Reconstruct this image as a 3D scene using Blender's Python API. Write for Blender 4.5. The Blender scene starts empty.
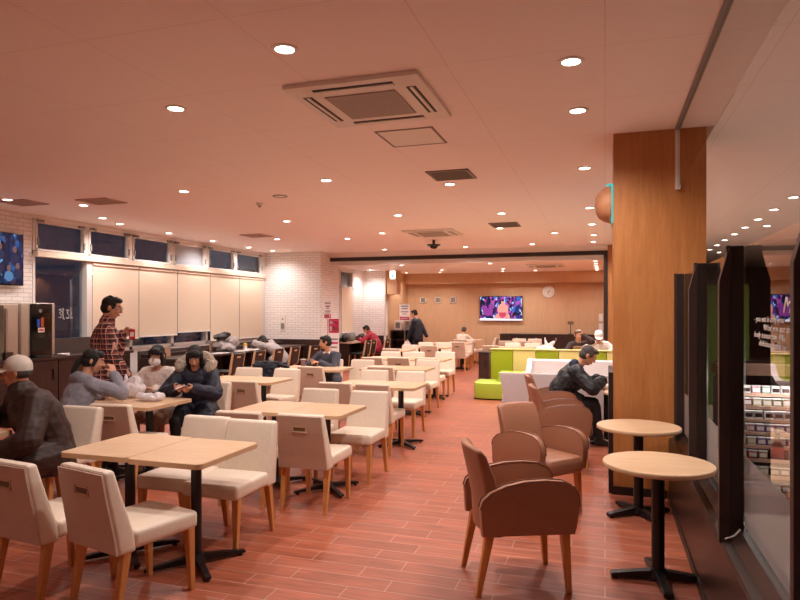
import bpy, bmesh, math, random
from mathutils import Vector, Matrix, Quaternion
PI = math.pi
random.seed(7)
SC = bpy.context.scene
COL = SC.collection
V = Vector

# ------------------------------------------------------------------ basics
def lin(h):
    h = h.lstrip('#')
    o = []
    for i in (0, 2, 4):
        c = int(h[i:i+2], 16) / 255
        o.append(c / 12.92 if c <= .04045 else ((c + .055) / 1.055) ** 2.4)
    return (o[0], o[1], o[2], 1)

def newmat(name):
    m = bpy.data.materials.new(name)
    m.use_nodes = True
    nt = m.node_tree
    return m, nt, nt.nodes['Principled BSDF']

def N(nt, kind, **kw):
    n = nt.nodes.new(kind)
    for k, v in kw.items():
        if k in n.inputs: n.inputs[k].default_value = v
        else: setattr(n, k, v)
    return n

def mat(name, col, rough=.5, metal=0, noise=0, nscale=30, bump=0, bscale=60, stretch=(1, 1, 1), coat=0, sheen=0, emit=None, estr=1, spec=None):
    """plain procedural material: base colour with a little noise variation and bump"""
    m, nt, b = newmat(name)
    c = lin(col) if isinstance(col, str) else col
    b.inputs['Base Color'].default_value = c
    b.inputs['Roughness'].default_value = rough
    b.inputs['Metallic'].default_value = metal
    if spec is not None: b.inputs['Specular IOR Level'].default_value = spec
    if coat: b.inputs['Coat Weight'].default_value = coat
    if sheen: b.inputs['Sheen Weight'].default_value = sheen
    tc = N(nt, 'ShaderNodeTexCoord')
    mp = N(nt, 'ShaderNodeMapping', Scale=stretch)
    nt.links.new(tc.outputs['Object'], mp.inputs['Vector'])
    if noise:
        nz = N(nt, 'ShaderNodeTexNoise', Scale=nscale, Detail=4)
        nt.links.new(mp.outputs[0], nz.inputs['Vector'])
        mr = N(nt, 'ShaderNodeMapRange')
        mr.inputs['From Min'].default_value = .3; mr.inputs['From Max'].default_value = .7
        mr.inputs['To Min'].default_value = 1 - noise; mr.inputs['To Max'].default_value = 1 + noise
        nt.links.new(nz.outputs['Fac'], mr.inputs['Value'])
        mx = N(nt, 'ShaderNodeVectorMath', operation='SCALE')
        mx.inputs[0].default_value = c[:3]
        nt.links.new(mr.outputs[0], mx.inputs['Scale'])
        nt.links.new(mx.outputs[0], b.inputs['Base Color'])
    if bump:
        nb = N(nt, 'ShaderNodeTexNoise', Scale=bscale, Detail=3)
        nt.links.new(mp.outputs[0], nb.inputs['Vector'])
        bp = N(nt, 'ShaderNodeBump', Strength=bump, Distance=.01)
        nt.links.new(nb.outputs['Fac'], bp.inputs['Height'])
        nt.links.new(bp.outputs[0], b.inputs['Normal'])
    if emit:
        b.inputs['Emission Color'].default_value = lin(emit)
        b.inputs['Emission Strength'].default_value = estr
    return m

def wood(name, c1, c2, axis='X', rough=.4, scale=5, dist=2.0, fine=50):
    m, nt, b = newmat(name)
    tc = N(nt, 'ShaderNodeTexCoord')
    st = {'X': (.12, 1, 1), 'Y': (1, .12, 1), 'Z': (1, 1, .1)}[axis]
    mp = N(nt, 'ShaderNodeMapping', Scale=st)
    nt.links.new(tc.outputs['Object'], mp.inputs['Vector'])
    n1 = N(nt, 'ShaderNodeTexNoise', Scale=scale * 4, Detail=5, Roughness=.6, Distortion=dist)
    n2 = N(nt, 'ShaderNodeTexNoise', Scale=fine * 4, Detail=3)
    for n in (n1, n2): nt.links.new(mp.outputs[0], n.inputs['Vector'])
    ad = N(nt, 'ShaderNodeMath', operation='MULTIPLY_ADD')
    ad.inputs[1].default_value = .35; 
    nt.links.new(n2.outputs['Fac'], ad.inputs[0]); nt.links.new(n1.outputs['Fac'], ad.inputs[2])
    cr = N(nt, 'ShaderNodeValToRGB')
    cr.color_ramp.elements[0].position = .45; cr.color_ramp.elements[1].position = .9
    cr.color_ramp.elements[0].color = lin(c2); cr.color_ramp.elements[1].color = lin(c1)
    nt.links.new(ad.outputs[0], cr.inputs[0])
    nt.links.new(cr.outputs[0], b.inputs['Base Color'])
    b.inputs['Roughness'].default_value = rough
    bp = N(nt, 'ShaderNodeBump', Strength=.08, Distance=.002)
    nt.links.new(n2.outputs['Fac'], bp.inputs['Height']); nt.links.new(bp.outputs[0], b.inputs['Normal'])
    return m

def brickmat(name, col, mortar, swz, bw, bh, msize=.004, bump=.4, rough=.6, vary=.06, offset=.5, smooth=.1):
    """brick / tile pattern; swz picks which world axes run along and up the course"""
    m, nt, b = newmat(name)
    tc = N(nt, 'ShaderNodeTexCoord')
    sp = N(nt, 'ShaderNodeSeparateXYZ'); cb = N(nt, 'ShaderNodeCombineXYZ')
    nt.links.new(tc.outputs['Object'], sp.inputs[0])
    nt.links.new(sp.outputs[swz[0]], cb.inputs[0]); nt.links.new(sp.outputs[swz[1]], cb.inputs[1])
    br = N(nt, 'ShaderNodeTexBrick')
    br.offset = offset
    c = lin(col)
    br.inputs['Color1'].default_value = tuple(min(1, x * (1 + vary)) for x in c[:3]) + (1,)
    br.inputs['Color2'].default_value = tuple(x * (1 - vary) for x in c[:3]) + (1,)
    br.inputs['Mortar'].default_value = lin(mortar)
    br.inputs['Scale'].default_value = 1
    br.inputs['Mortar Size'].default_value = msize
    br.inputs['Mortar Smooth'].default_value = smooth
    br.inputs['Brick Width'].default_value = bw
    br.inputs['Row Height'].default_value = bh
    nt.links.new(cb.outputs[0], br.inputs['Vector'])
    nt.links.new(br.outputs['Color'], b.inputs['Base Color'])
    b.inputs['Roughness'].default_value = rough
    if bump:
        iv = N(nt, 'ShaderNodeMath', operation='SUBTRACT'); iv.inputs[0].default_value = 1
        nt.links.new(br.outputs['Fac'], iv.inputs[1])
        bp = N(nt, 'ShaderNodeBump', Strength=bump, Distance=.006)
        nt.links.new(iv.outputs[0], bp.inputs['Height']); nt.links.new(bp.outputs[0], b.inputs['Normal'])
    return m, nt, b, br

M = {}
M['cream'] = mat('cream_leatherette', '#e5d2bd', .42, noise=.03, bump=.05, bscale=180)
M['tan_back'] = mat('tan_leatherette', '#cbaf9a', .48, noise=.03, bump=.05, bscale=180)
M['slot'] = mat('slot_wood', '#c9a987', .5)
M['slot_dark'] = mat('slot_shadow_gap', '#7d6049', .6)
M['honey'] = wood('honey_leg_wood', '#d99a5a', '#bb773c', 'Z', .38)
M['maple'] = wood('maple_laminate', '#dfbf9b', '#cfa680', 'X', .33, scale=4)
M['edge'] = mat('table_edge', '#cda983', .45, noise=.05)
M['black'] = mat('black_powder_coat', '#131214', .38, noise=.1)
M['brownle'] = mat('brown_leatherette', '#a06b50', .45, noise=.05, bump=.06, bscale=160)
M['brownpipe'] = mat('brown_piping', '#7c4c38', .4)
M['pillar'] = wood('orange_oak_veneer', '#c08048', '#ab6935', 'Z', .42, scale=6, dist=.6)
M['farwall'] = wood('beige_wall_veneer', '#d3ac87', '#c89f79', 'Z', .6, scale=3)
M['dark'] = wood('dark_wenge', '#45302a', '#2d1e1a', 'Z', .35, scale=4)
M['darkx'] = wood('dark_wenge_long', '#362219', '#231510', 'Y', .33, scale=4)
M['darkflat'] = mat('dark_brown_laminate', '#3b2b27', .42, noise=.08, nscale=12)
M['bronze'] = mat('dark_bronze_metal', '#271b18', .4, noise=.06)
M['white'] = mat('white_paint', '#f0ebe6', .55, noise=.02)
M['whiteframe'] = mat('white_aluminium', '#e2dad3', .4, noise=.03)
M['blind'] = mat('roller_blind_fabric', '#efdcc4', .85, noise=.03, nscale=200)
M['rail'] = mat('pale_wood_rail', '#e9d6c0', .5, noise=.03)
M['plastic'] = mat('white_plastic', '#e9e2da', .4)
M['greygrill'] = mat('grille_grey', '#8a7d74', .6)
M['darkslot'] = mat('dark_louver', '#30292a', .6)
M['grey'] = mat('grey_plastic', '#8b8884', .5)
M['silver'] = mat('brushed_silver', '#b5aca2', .35, metal=.6, noise=.05)
M['machine'] = mat('machine_beige', '#b9aa97', .35, noise=.03)
M['machineglass'] = mat('machine_smoked_panel', '#6b6154', .12, noise=.15, nscale=3, spec=.8)
M['gloss'] = mat('gloss_black', '#0c0b0c', .12)
M['sofa'] = mat('grey_lilac_vinyl', '#c7bcbb', .4, noise=.03, bump=.04, bscale=90)
M['sofaseat'] = mat('pale_grey_vinyl', '#dfd6d3', .38, noise=.03)
M['lime'] = mat('lime_vinyl', '#a8c240', .42, noise=.03, bump=.03, bscale=120)
M['limed'] = mat('olive_lime_vinyl', '#a3b11d', .42, noise=.03)
M['yellow'] = mat('pale_yellow_vinyl', '#ead98a', .45, noise=.03)
M['skin'] = mat('skin', '#d39b7b', .5, noise=.05, nscale=25)
M['skin2'] = mat('skin_tan', '#b97d5e', .5, noise=.06, nscale=25)
M['hair'] = mat('black_hair', '#17110f', .62, noise=.4, nscale=90, bump=.9, bscale=130, stretch=(1, 1, .2))
M['greyhair'] = mat('grey_hair', '#4b4340', .65, noise=.4, nscale=60, bump=.6, bscale=90, stretch=(1, 1, .15))
M['brownhair'] = mat('brown_hair', '#6b4a35', .5, noise=.4, nscale=60, bump=.6, bscale=90, stretch=(1, 1, .15))
M['eye'] = mat('eye_white', '#e8e2dc', .25)
M['iris'] = mat('eye_dark', '#120c0a', .2)
M['lip'] = mat('lips', '#a8604f', .45)
M['shoe'] = mat('dark_shoe', '#1d1a1a', .45)
M['trouser'] = mat('black_trousers', '#1b191c', .8, noise=.1)
M['trouserp'] = mat('plum_brown_trousers', '#2b1d20', .75, noise=.1)
M['trouserb'] = mat('brown_trousers', '#8f6a52', .8, noise=.1)
M['quilt'] = mat('brown_quilted_nylon', '#3a2620', .6, noise=.05, nscale=14, bump=.4, bscale=18, stretch=(.6, .6, 3))
M['hoodie'] = mat('grey_fleece', '#8b8891', .9, noise=.06, bump=.25, bscale=120)
M['fleece'] = mat('white_fleece', '#eadcd2', .95, noise=.08, nscale=60, bump=.9, bscale=70)
M['navy'] = mat('navy_parka', '#1b1d2e', .6, noise=.12, nscale=10, bump=.35, bscale=18)
M['fur'] = mat('fur_trim', '#b3a28f', .95, noise=.35, nscale=50, bump=1, bscale=90)
M['sweater'] = mat('slate_sweater', '#4c4d59', .9, noise=.08, bump=.3, bscale=150)
M['red'] = mat('crimson_jacket', '#a5152f', .6, noise=.1, nscale=10, bump=.25, bscale=20)
M['greyknit'] = mat('light_grey_knit', '#a89f9d', .9, noise=.08, bump=.3, bscale=120)
M['blackjacket'] = mat('black_nylon_jacket', '#1a1b20', .5, noise=.15, nscale=9, bump=.5, bscale=16)
M['navyhood'] = mat('navy_hood_lining', '#1c2540', .8, noise=.1)
M['darknavy'] = mat('dark_navy_jacket', '#1a1d2b', .6, noise=.1)
M['whiteshirt'] = mat('white_shirt', '#efe6df', .8, noise=.04)
M['cream_shirt'] = mat('oat_shirt', '#d8c7b7', .8, noise=.05)
M['tanvest'] = mat('tan_vest', '#96704a', .8, noise=.08)
M['darkbrown'] = mat('dark_brown_shirt', '#3a2622', .8, noise=.08)
M['cap'] = mat('pale_cap_cotton', '#cdbfb2', .85, noise=.06)
M['whitecap'] = mat('white_cap_cotton', '#f2ede8', .85, noise=.03)
M['mask'] = mat('white_mask', '#efe9e6', .8)
M['redcup'] = mat('red_packet', '#c0202a', .4)
M['pink'] = mat('pink_print', '#c92a5f', .55)
M['paper'] = mat('white_paper', '#f1ebe7', .7)
M['inkgrey'] = mat('grey_print', '#8d8388', .6)
M['papertan'] = mat('tan_card', '#c6a08c', .7)
M['yellowp'] = mat('yellow_plastic', '#e3b62c', .4)
M['cup'] = mat('plum_cup', '#8b6a70', .35)
M['greenbox'] = mat('green_box', '#2c5a45', .5)
M['terracotta'] = mat('tan_dome_shell', '#cf9168', .5, noise=.05)
M['phone'] = mat('dark_phone', '#16171c', .15)
M['asphalt'] = mat('asphalt', '#2a2c33', .9, noise=.1, nscale=4)
M['outwall'] = mat('night_facade', '#a9b0c8', .9, noise=.1, nscale=2)
M['carblue'] = mat('dark_blue_car_paint', '#27406b', .25, metal=.2)
M['tyre'] = mat('tyre_rubber', '#111111', .8)
M['panelgrey'] = mat('dark_grey_divider', '#4d4340', .5, noise=.06, nscale=15)
M['bluesticker'] = mat('blue_sticker', '#2d5fc4', .4)
M['orangesticker'] = mat('orange_sticker', '#b5532c', .4)
M['greenwall'] = mat('green_moss_panel', '#6c8a3a', .9, noise=.35, nscale=40, bump=1, bscale=60)
M['ventan'] = mat('tan_vent_paint', '#c3a294', .7)
M['chairback'] = mat('dark_chair_laminate', '#2c1e1a', .5, noise=.1, nscale=20)
M['storewall'] = mat('store_brown_wall', '#5a3d33', .6, noise=.06)
M['storefloor'] = mat('store_pale_floor', '#b9a99a', .3, noise=.04)

def emis(name, col, s):
    m, nt, b = newmat(name)
    b.inputs['Base Color'].default_value = (0, 0, 0, 1)
    b.inputs['Emission Color'].default_value = lin(col); b.inputs['Emission Strength'].default_value = s
    return m
M['lamp'] = emis('downlight_glow', '#fff0e0', 8)
M['exit'] = emis('exit_sign_green_light', '#3fd0a0', 1.5)
M['exitwhite'] = emis('exit_sign_white_light', '#e8fff4', 2.2)
M['teal'] = emis('teal_sign_light', '#2fb8b4', .55)
M['street'] = emis('street_lamp_glow', '#cfe6ff', 20)
M['litwin'] = emis('lit_window_glow', '#9aa6bd', .035)
M['tealneon'] = emis('teal_shop_sign_glow', '#39b7c4', .8)

def glassmat(name, rough=0, tint=(1, 1, 1, 1), ior=1.5, gain=1.6):
    """thin architectural pane: fresnel mix of clear transparency and mirror reflection"""
    m, nt, b = newmat(name)
    nt.nodes.remove(b)
    out = nt.nodes['Material Output']
    tr = N(nt, 'ShaderNodeBsdfTransparent'); tr.inputs[0].default_value = tint
    gl = N(nt, 'ShaderNodeBsdfGlossy'); gl.inputs['Roughness'].default_value = rough
    fr = N(nt, 'ShaderNodeFresnel', IOR=ior)
    mx = N(nt, 'ShaderNodeMixShader')
    ge = N(nt, 'ShaderNodeNewGeometry')
    iv = N(nt, 'ShaderNodeMath', operation='SUBTRACT'); iv.inputs[0].default_value = 1; nt.links.new(ge.outputs['Backfacing'], iv.inputs[1])
    ml = N(nt, 'ShaderNodeMath', operation='MULTIPLY'); nt.links.new(fr.outputs[0], ml.inputs[0]); nt.links.new(iv.outputs[0], ml.inputs[1])
    m2 = N(nt, 'ShaderNodeMath', operation='MULTIPLY'); m2.use_clamp = True; m2.inputs[1].default_value = gain; nt.links.new(ml.outputs[0], m2.inputs[0])
    nt.links.new(m2.outputs[0], mx.inputs[0]); nt.links.new(tr.outputs[0], mx.inputs[1]); nt.links.new(gl.outputs[0], mx.inputs[2])
    nt.links.new(mx.outputs[0], out.inputs['Surface'])
    return m
M['glass'] = glassmat('clear_glass', tint=(.93, .95, .94, 1))
M['nightglass'] = glassmat('window_glass', tint=(.85, .88, .92, 1))
M['lens'] = glassmat('spectacle_lens')

def plaidmat():
    m, nt, b = newmat('plaid_flannel')
    tc = N(nt, 'ShaderNodeTexCoord'); sp = N(nt, 'ShaderNodeSeparateXYZ')
    nt.links.new(tc.outputs['Object'], sp.inputs[0])
    def band(out, period, w, ph=0):
        a = N(nt, 'ShaderNodeMath', operation='ADD'); a.inputs[1].default_value = ph + 10
        d = N(nt, 'ShaderNodeMath', operation='MULTIPLY'); d.inputs[1].default_value = 1 / period
        f = N(nt, 'ShaderNodeMath', operation='FRACT'); l = N(nt, 'ShaderNodeMath', operation='LESS_THAN'); l.inputs[1].default_value = w
        nt.links.new(out, a.inputs[0]); nt.links.new(a.outputs[0], d.inputs[0]); nt.links.new(d.outputs[0], f.inputs[0]); nt.links.new(f.outputs[0], l.inputs[0])
        return l.outputs[0]
    def mix(fac, k, a, c):
        mm = N(nt, 'ShaderNodeMix', data_type='RGBA')
        s = N(nt, 'ShaderNodeMath', operation='MULTIPLY'); s.inputs[1].default_value = k
        nt.links.new(fac, s.inputs[0]); nt.links.new(s.outputs[0], mm.inputs[0])
        if isinstance(a, tuple): mm.inputs[6].default_value = a
        else: nt.links.new(a, mm.inputs[6])
        mm.inputs[7].default_value = c
        return mm.outputs[2]
    sxy = N(nt, 'ShaderNodeMath', operation='ADD')
    nt.links.new(sp.outputs[0], sxy.inputs[0]); nt.links.new(sp.outputs[1], sxy.inputs[1])
    c = mix(band(sp.outputs[2], .055, .45), .7, lin('#8e4a45'), lin('#24202b'))
    c = mix(band(sxy.outputs[0], .055, .45, .02), .7, c, lin('#1d1a22'))
    c = mix(band(sp.outputs[2], .055, .14, .03), .75, c, lin('#e8b4a0'))
    c = mix(band(sxy.outputs[0], .055, .14, .05), .75, c, lin('#e8b4a0'))
    nt.links.new(c, b.inputs['Base Color']); b.inputs['Roughness'].default_value = .9
    return m
M['plaid'] = plaidmat()

# ------------------------------------------------------------------ mesh helpers
def bm_new(): return bmesh.new()

def add_box(bm, c, s, rot=None, bev=0, seg=2):
    r = bmesh.ops.create_cube(bm, size=1)
    vs = r['verts']
    bmesh.ops.scale(bm, vec=s, verts=vs)
    if bev:
        es = list({e for v in vs for e in v.link_edges})
        rb = bmesh.ops.bevel(bm, geom=es, offset=bev, segments=seg, profile=.6, affect='EDGES')
        vs = list({v for f in rb['faces'] for v in f.verts} | {v for v in vs if v.is_valid})
    if rot is not None:
        bmesh.ops.rotate(bm, cent=(0, 0, 0), matrix=rot, verts=vs)
    bmesh.ops.translate(bm, vec=c, verts=vs)
    return vs

def bx(bm, x0, x1, y0, y1, z0, z1, bev=0, seg=2):
    return add_box(bm, ((x0 + x1) / 2, (y0 + y1) / 2, (z0 + z1) / 2), (abs(x1 - x0), abs(y1 - y0), abs(z1 - z0)), None, bev, seg)

def add_prism(bm, pts, a, b, axis, bev=0):
    """extrude a polygon from a to b along an axis; pts are the other two coordinates in order"""
    def P(p, t):
        if axis == 'x': return (t, p[0], p[1])
        if axis == 'y': return (p[0], t, p[1])
        return (p[0], p[1], t)
    v0 = [bm.verts.new(P(p, a)) for p in pts]; v1 = [bm.verts.new(P(p, b)) for p in pts]
    fs = [bm.faces.new(v0), bm.faces.new(list(reversed(v1)))]
    n = len(pts)
    for i in range(n):
        j = (i + 1) % n
        fs.append(bm.faces.new((v0[j], v0[i], v1[i], v1[j])))
    bmesh.ops.recalc_face_normals(bm, faces=fs)
    if bev:
        es = [e for f in fs[:2] for e in f.edges]
        bmesh.ops.bevel(bm, geom=es, offset=bev, segments=2, profile=.6, affect='EDGES')

def add_cone(bm, p0, p1, r0, r1, seg=20, cap=True):
    p0, p1 = V(p0), V(p1)
    d = p1 - p0
    q = d.to_track_quat('Z', 'Y').to_matrix().to_4x4()
    r = bmesh.ops.create_cone(bm, cap_ends=cap, cap_tris=False, segments=seg, radius1=r0, radius2=r1, depth=d.length)
    bmesh.ops.transform(bm, matrix=Matrix.Translation((p0 + p1) / 2) @ q, verts=r['verts'])
    return r['verts']

def add_lathe(bm, prof, c=(0, 0, 0), seg=32, mat4=None):
    rings = []
    vs = []
    for (r, z) in prof:
        if r < 1e-5:
            v = bm.verts.new((0, 0, z)); rings.append([v]); vs.append(v)
        else:
            rg = [bm.verts.new((r * math.cos(2 * PI * i / seg), r * math.sin(2 * PI * i / seg), z)) for i in range(seg)]
            rings.append(rg); vs += rg
    for a, b in zip(rings, rings[1:]):
        for i in range(seg):
            j = (i + 1) % seg
            if len(a) == 1 and len(b) == 1: continue
            if len(a) == 1: bm.faces.new((a[0], b[i], b[j]))
            elif len(b) == 1: bm.faces.new((a[i], a[j], b[0]))
            else: bm.faces.new((a[i], a[j], b[j], b[i]))
    if len(rings[0]) > 1: bm.faces.new(list(reversed(rings[0])))
    if len(rings[-1]) > 1: bm.faces.new(rings[-1])
    if mat4 is not None: bmesh.ops.transform(bm, matrix=mat4, verts=vs)
    bmesh.ops.translate(bm, vec=c, verts=vs)
    bmesh.ops.recalc_face_normals(bm, faces=list({f for v in vs for f in v.link_faces}))
    return vs

def add_ell(bm, c, r, R=None, u=16, v=10):
    k = bmesh.ops.create_uvsphere(bm, u_segments=u, v_segments=v, radius=1)
    vs = k['verts']
    bmesh.ops.scale(bm, vec=r, verts=vs)
    if R is not None: bmesh.ops.rotate(bm, cent=(0, 0, 0), matrix=R, verts=vs)
    bmesh.ops.translate(bm, vec=c, verts=vs)
    return vs

def add_tube(bm, pts, r, seg=8):
    """round tube along a polyline, with spherical-ish joints"""
    pts = [V(p) for p in pts]
    rings = []
    up = V((0, 0, 1))
    for i, p in enumerate(pts):
        t = (pts[min(i + 1, len(pts) - 1)] - pts[max(i - 1, 0)]).normalized()
        a = t.cross(up)
        if a.length < 1e-3: a = t.cross(V((1, 0, 0)))
        a.normalize(); b = a.cross(t).normalized()
        rings.append([bm.verts.new(p + (a * math.cos(2 * PI * k / seg) + b * math.sin(2 * PI * k / seg)) * r) for k in range(seg)])
    fs = []
    for A, B in zip(rings, rings[1:]):
        for k in range(seg):
            fs.append(bm.faces.new((A[k], A[(k + 1) % seg], B[(k + 1) % seg], B[k])))
    fs.append(bm.faces.new(rings[0])); fs.append(bm.faces.new(rings[-1]))
    bmesh.ops.recalc_face_normals(bm, faces=fs)

def obj(name, bm, m, parent=None, smooth=False, loc=None, rz=0):
    me = bpy.data.meshes.new(name)
    bm.to_mesh(me); bm.free()
    if smooth:
        me.shade_smooth()
        try: me.set_sharp_from_angle(angle=math.radians(38))
        except Exception: pass
    me.materials.append(M[m] if isinstance(m, str) else m)
    o = bpy.data.objects.new(name, me)
    COL.objects.link(o)
    if parent is not None: o.parent = parent
    if loc is not None: o.location = loc
    if rz: o.rotation_euler = (0, 0, rz)
    return o

def tag(o, label=None, cat=None, group=None, kind=None):
    if label: o['label'] = label
    if cat: o['category'] = cat
    if group: o['group'] = group
    if kind: o['kind'] = kind
    return o

def thing(name, label, cat, loc=(0, 0, 0), rz=0, group=None):
    o = bpy.data.objects.new(name, None)
    o.empty_display_size = .1
    COL.objects.link(o)
    o.location = loc; o.rotation_euler = (0, 0, rz)
    return tag(o, label, cat, group)

def struct(name, bm, m, label=None, cat=None, parent=None, smooth=False):
    o = obj(name, bm, m, parent, smooth)
    o['kind'] = 'structure'
    if label: o['label'] = label
    if cat: o['category'] = cat
    return o

def dup(root, loc, rz, label, group=None):
    r = root.copy(); COL.objects.link(r)
    r.location = loc; r.rotation_euler = (0, 0, rz); r['label'] = label
    if group: r['group'] = group
    for ch in list(root.children):
        c = ch.copy(); COL.objects.link(c); c.parent = r
        for g in list(ch.children):
            d = g.copy(); COL.objects.link(d); d.parent = c
    return r

ORD = ['first', 'second', 'third', 'fourth', 'fifth', 'sixth', 'seventh', 'eighth', 'ninth', 'tenth', 'eleventh', 'twelfth']
# ------------------------------------------------------------------ people
def hull_pts(bm, pts):
    vs = [bm.verts.new(p) for p in pts]
    r = bmesh.ops.convex_hull(bm, input=vs)
    junk = [v for v in vs if v.is_valid and not v.link_faces]
    if junk: bmesh.ops.delete(bm, geom=junk, context='VERTS')

_SPH = [V((math.sin(a) * math.cos(b), math.sin(a) * math.sin(b), math.cos(a))) for a in (0.35, .9, 1.45, 2.0, 2.6) for b in [2 * PI * k / 10 for k in range(10)]] + [V((0, 0, 1)), V((0, 0, -1))]

def prim(bm, p):
    k = p[0]
    if k == 'c':
        _, a, ra, b, rb = p
        a, b = V(a), V(b)
        hull_pts(bm, [a + s * ra for s in _SPH] + [b + s * rb for s in _SPH])
    elif k == 'e':
        add_ell(bm, p[1], p[2], p[3] if len(p) > 3 else None, 18, 12)
    elif k == 'h':
        hull_pts(bm, [V(q) for q in p[1]])
    elif k == 'l':
        pts = []
        n = 16
        rings = []
        for (c, ax, ay, rx, ry) in p[1]:
            c = V(c)
            rings.append([bm.verts.new(c + ax * (rx * math.cos(2 * PI * i / n)) + ay * (ry * math.sin(2 * PI * i / n))) for i in range(n)])
        fs = []
        for A, B in zip(rings, rings[1:]):
            for i in range(n):
                fs.append(bm.faces.new((A[i], A[(i + 1) % n], B[(i + 1) % n], B[i])))
        fs.append(bm.faces.new(rings[0])); fs.append(bm.faces.new(rings[-1]))
        bmesh.ops.recalc_face_normals(bm, faces=fs)

def sculpt(name, prims, m, parent, vox=.007, it=5, wrinkle=0, wscale=.08):
    """fuse overlapping volumes into one continuous smooth surface"""
    bm = bm_new()
    for p in prims: prim(bm, p)
    me = bpy.data.meshes.new('shape'); bm.to_mesh(me); bm.free()
    o = bpy.data.objects.new('shape', me); COL.objects.link(o)
    r = o.modifiers.new('r', 'REMESH'); r.mode = 'VOXEL'; r.voxel_size = vox; r.use_smooth_shade = True
    s = o.modifiers.new('s', 'SMOOTH'); s.iterations = it; s.factor = .5
    if wrinkle:
        t = bpy.data.textures.new('folds', 'CLOUDS'); t.noise_scale = wscale; t.noise_depth = 1
        d = o.modifiers.new('d', 'DISPLACE'); d.texture = t; d.strength = wrinkle; d.mid_level = .5
    dg = bpy.context.evaluated_depsgraph_get(); dg.update()
    me2 = bpy.data.meshes.new_from_object(o.evaluated_get(dg))
    bpy.data.objects.remove(o); bpy.data.meshes.remove(me)
    me2.name = name
    me2.materials.clear(); me2.materials.append(M[m] if isinstance(m, str) else m)
    me2.shade_smooth()
    q = bpy.data.objects.new(name, me2); COL.objects.link(q)
    if parent is not None: q.parent = parent
    return q

def ik(a, b, l1, l2, hint):
    a, b, hint = V(a), V(b), V(hint)
    d = b - a; L = min(d.length, (l1 + l2) * .999)
    u = d.normalized(); b = a + u * L
    x = (l1 * l1 - l2 * l2 + L * L) / (2 * L); h = math.sqrt(max(l1 * l1 - x * x, 0))
    k = hint - u * hint.dot(u); k.normalize()
    return a + u * x + k * h, b

def hand(w, f, pal, side, s=1, curl=.5, grip=1):
    """palm, four unequal bent fingers and a thumb leaving the side of the palm"""
    f = f.normalized(); pal = (pal - f * pal.dot(f)).normalized(); ac = f.cross(pal).normalized() * side
    P = []
    pc = w + f * .045 * s
    pts = []
    for (df, da, r) in ((.0, -.022, .014), (.0, .022, .014), (.085, -.034, .011), (.085, .034, .011)):
        c = w + f * df * s + ac * da * s
        pts += [c + q * r * s for q in _SPH]
    P.append(('h', pts))
    for i, (off, ln) in enumerate(((.031, .068), (.0105, .077), (-.0105, .071), (-.031, .055))):
        p = w + f * .086 * s + ac * off * s
        d = f.copy(); ang = 0
        for k, fr in enumerate((.46, .32, .26)):
            ang += curl * (.75 + .12 * i) * (.8 if k == 0 else 1)
            d2 = f * math.cos(ang) + pal * math.sin(ang)
            q = p + d2 * ln * fr * s
            P.append(('c', p, (.0092 - .0008 * k) * s, q, (.0084 - .0008 * k) * s))
            p = q
    t0 = w + f * .022 * s + ac * .026 * s
    t1 = t0 + (ac * .62 + f * .6 + pal * .35).normalized() * .042 * s
    t2 = t1 + (f * .8 + pal * (.35 + .3 * curl) - ac * .05).normalized() * .036 * s
    P += [('c', t0, .0135 * s, t1, .0105 * s), ('c', t1, .0105 * s, t2, .0085 * s)]
    return P

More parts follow.
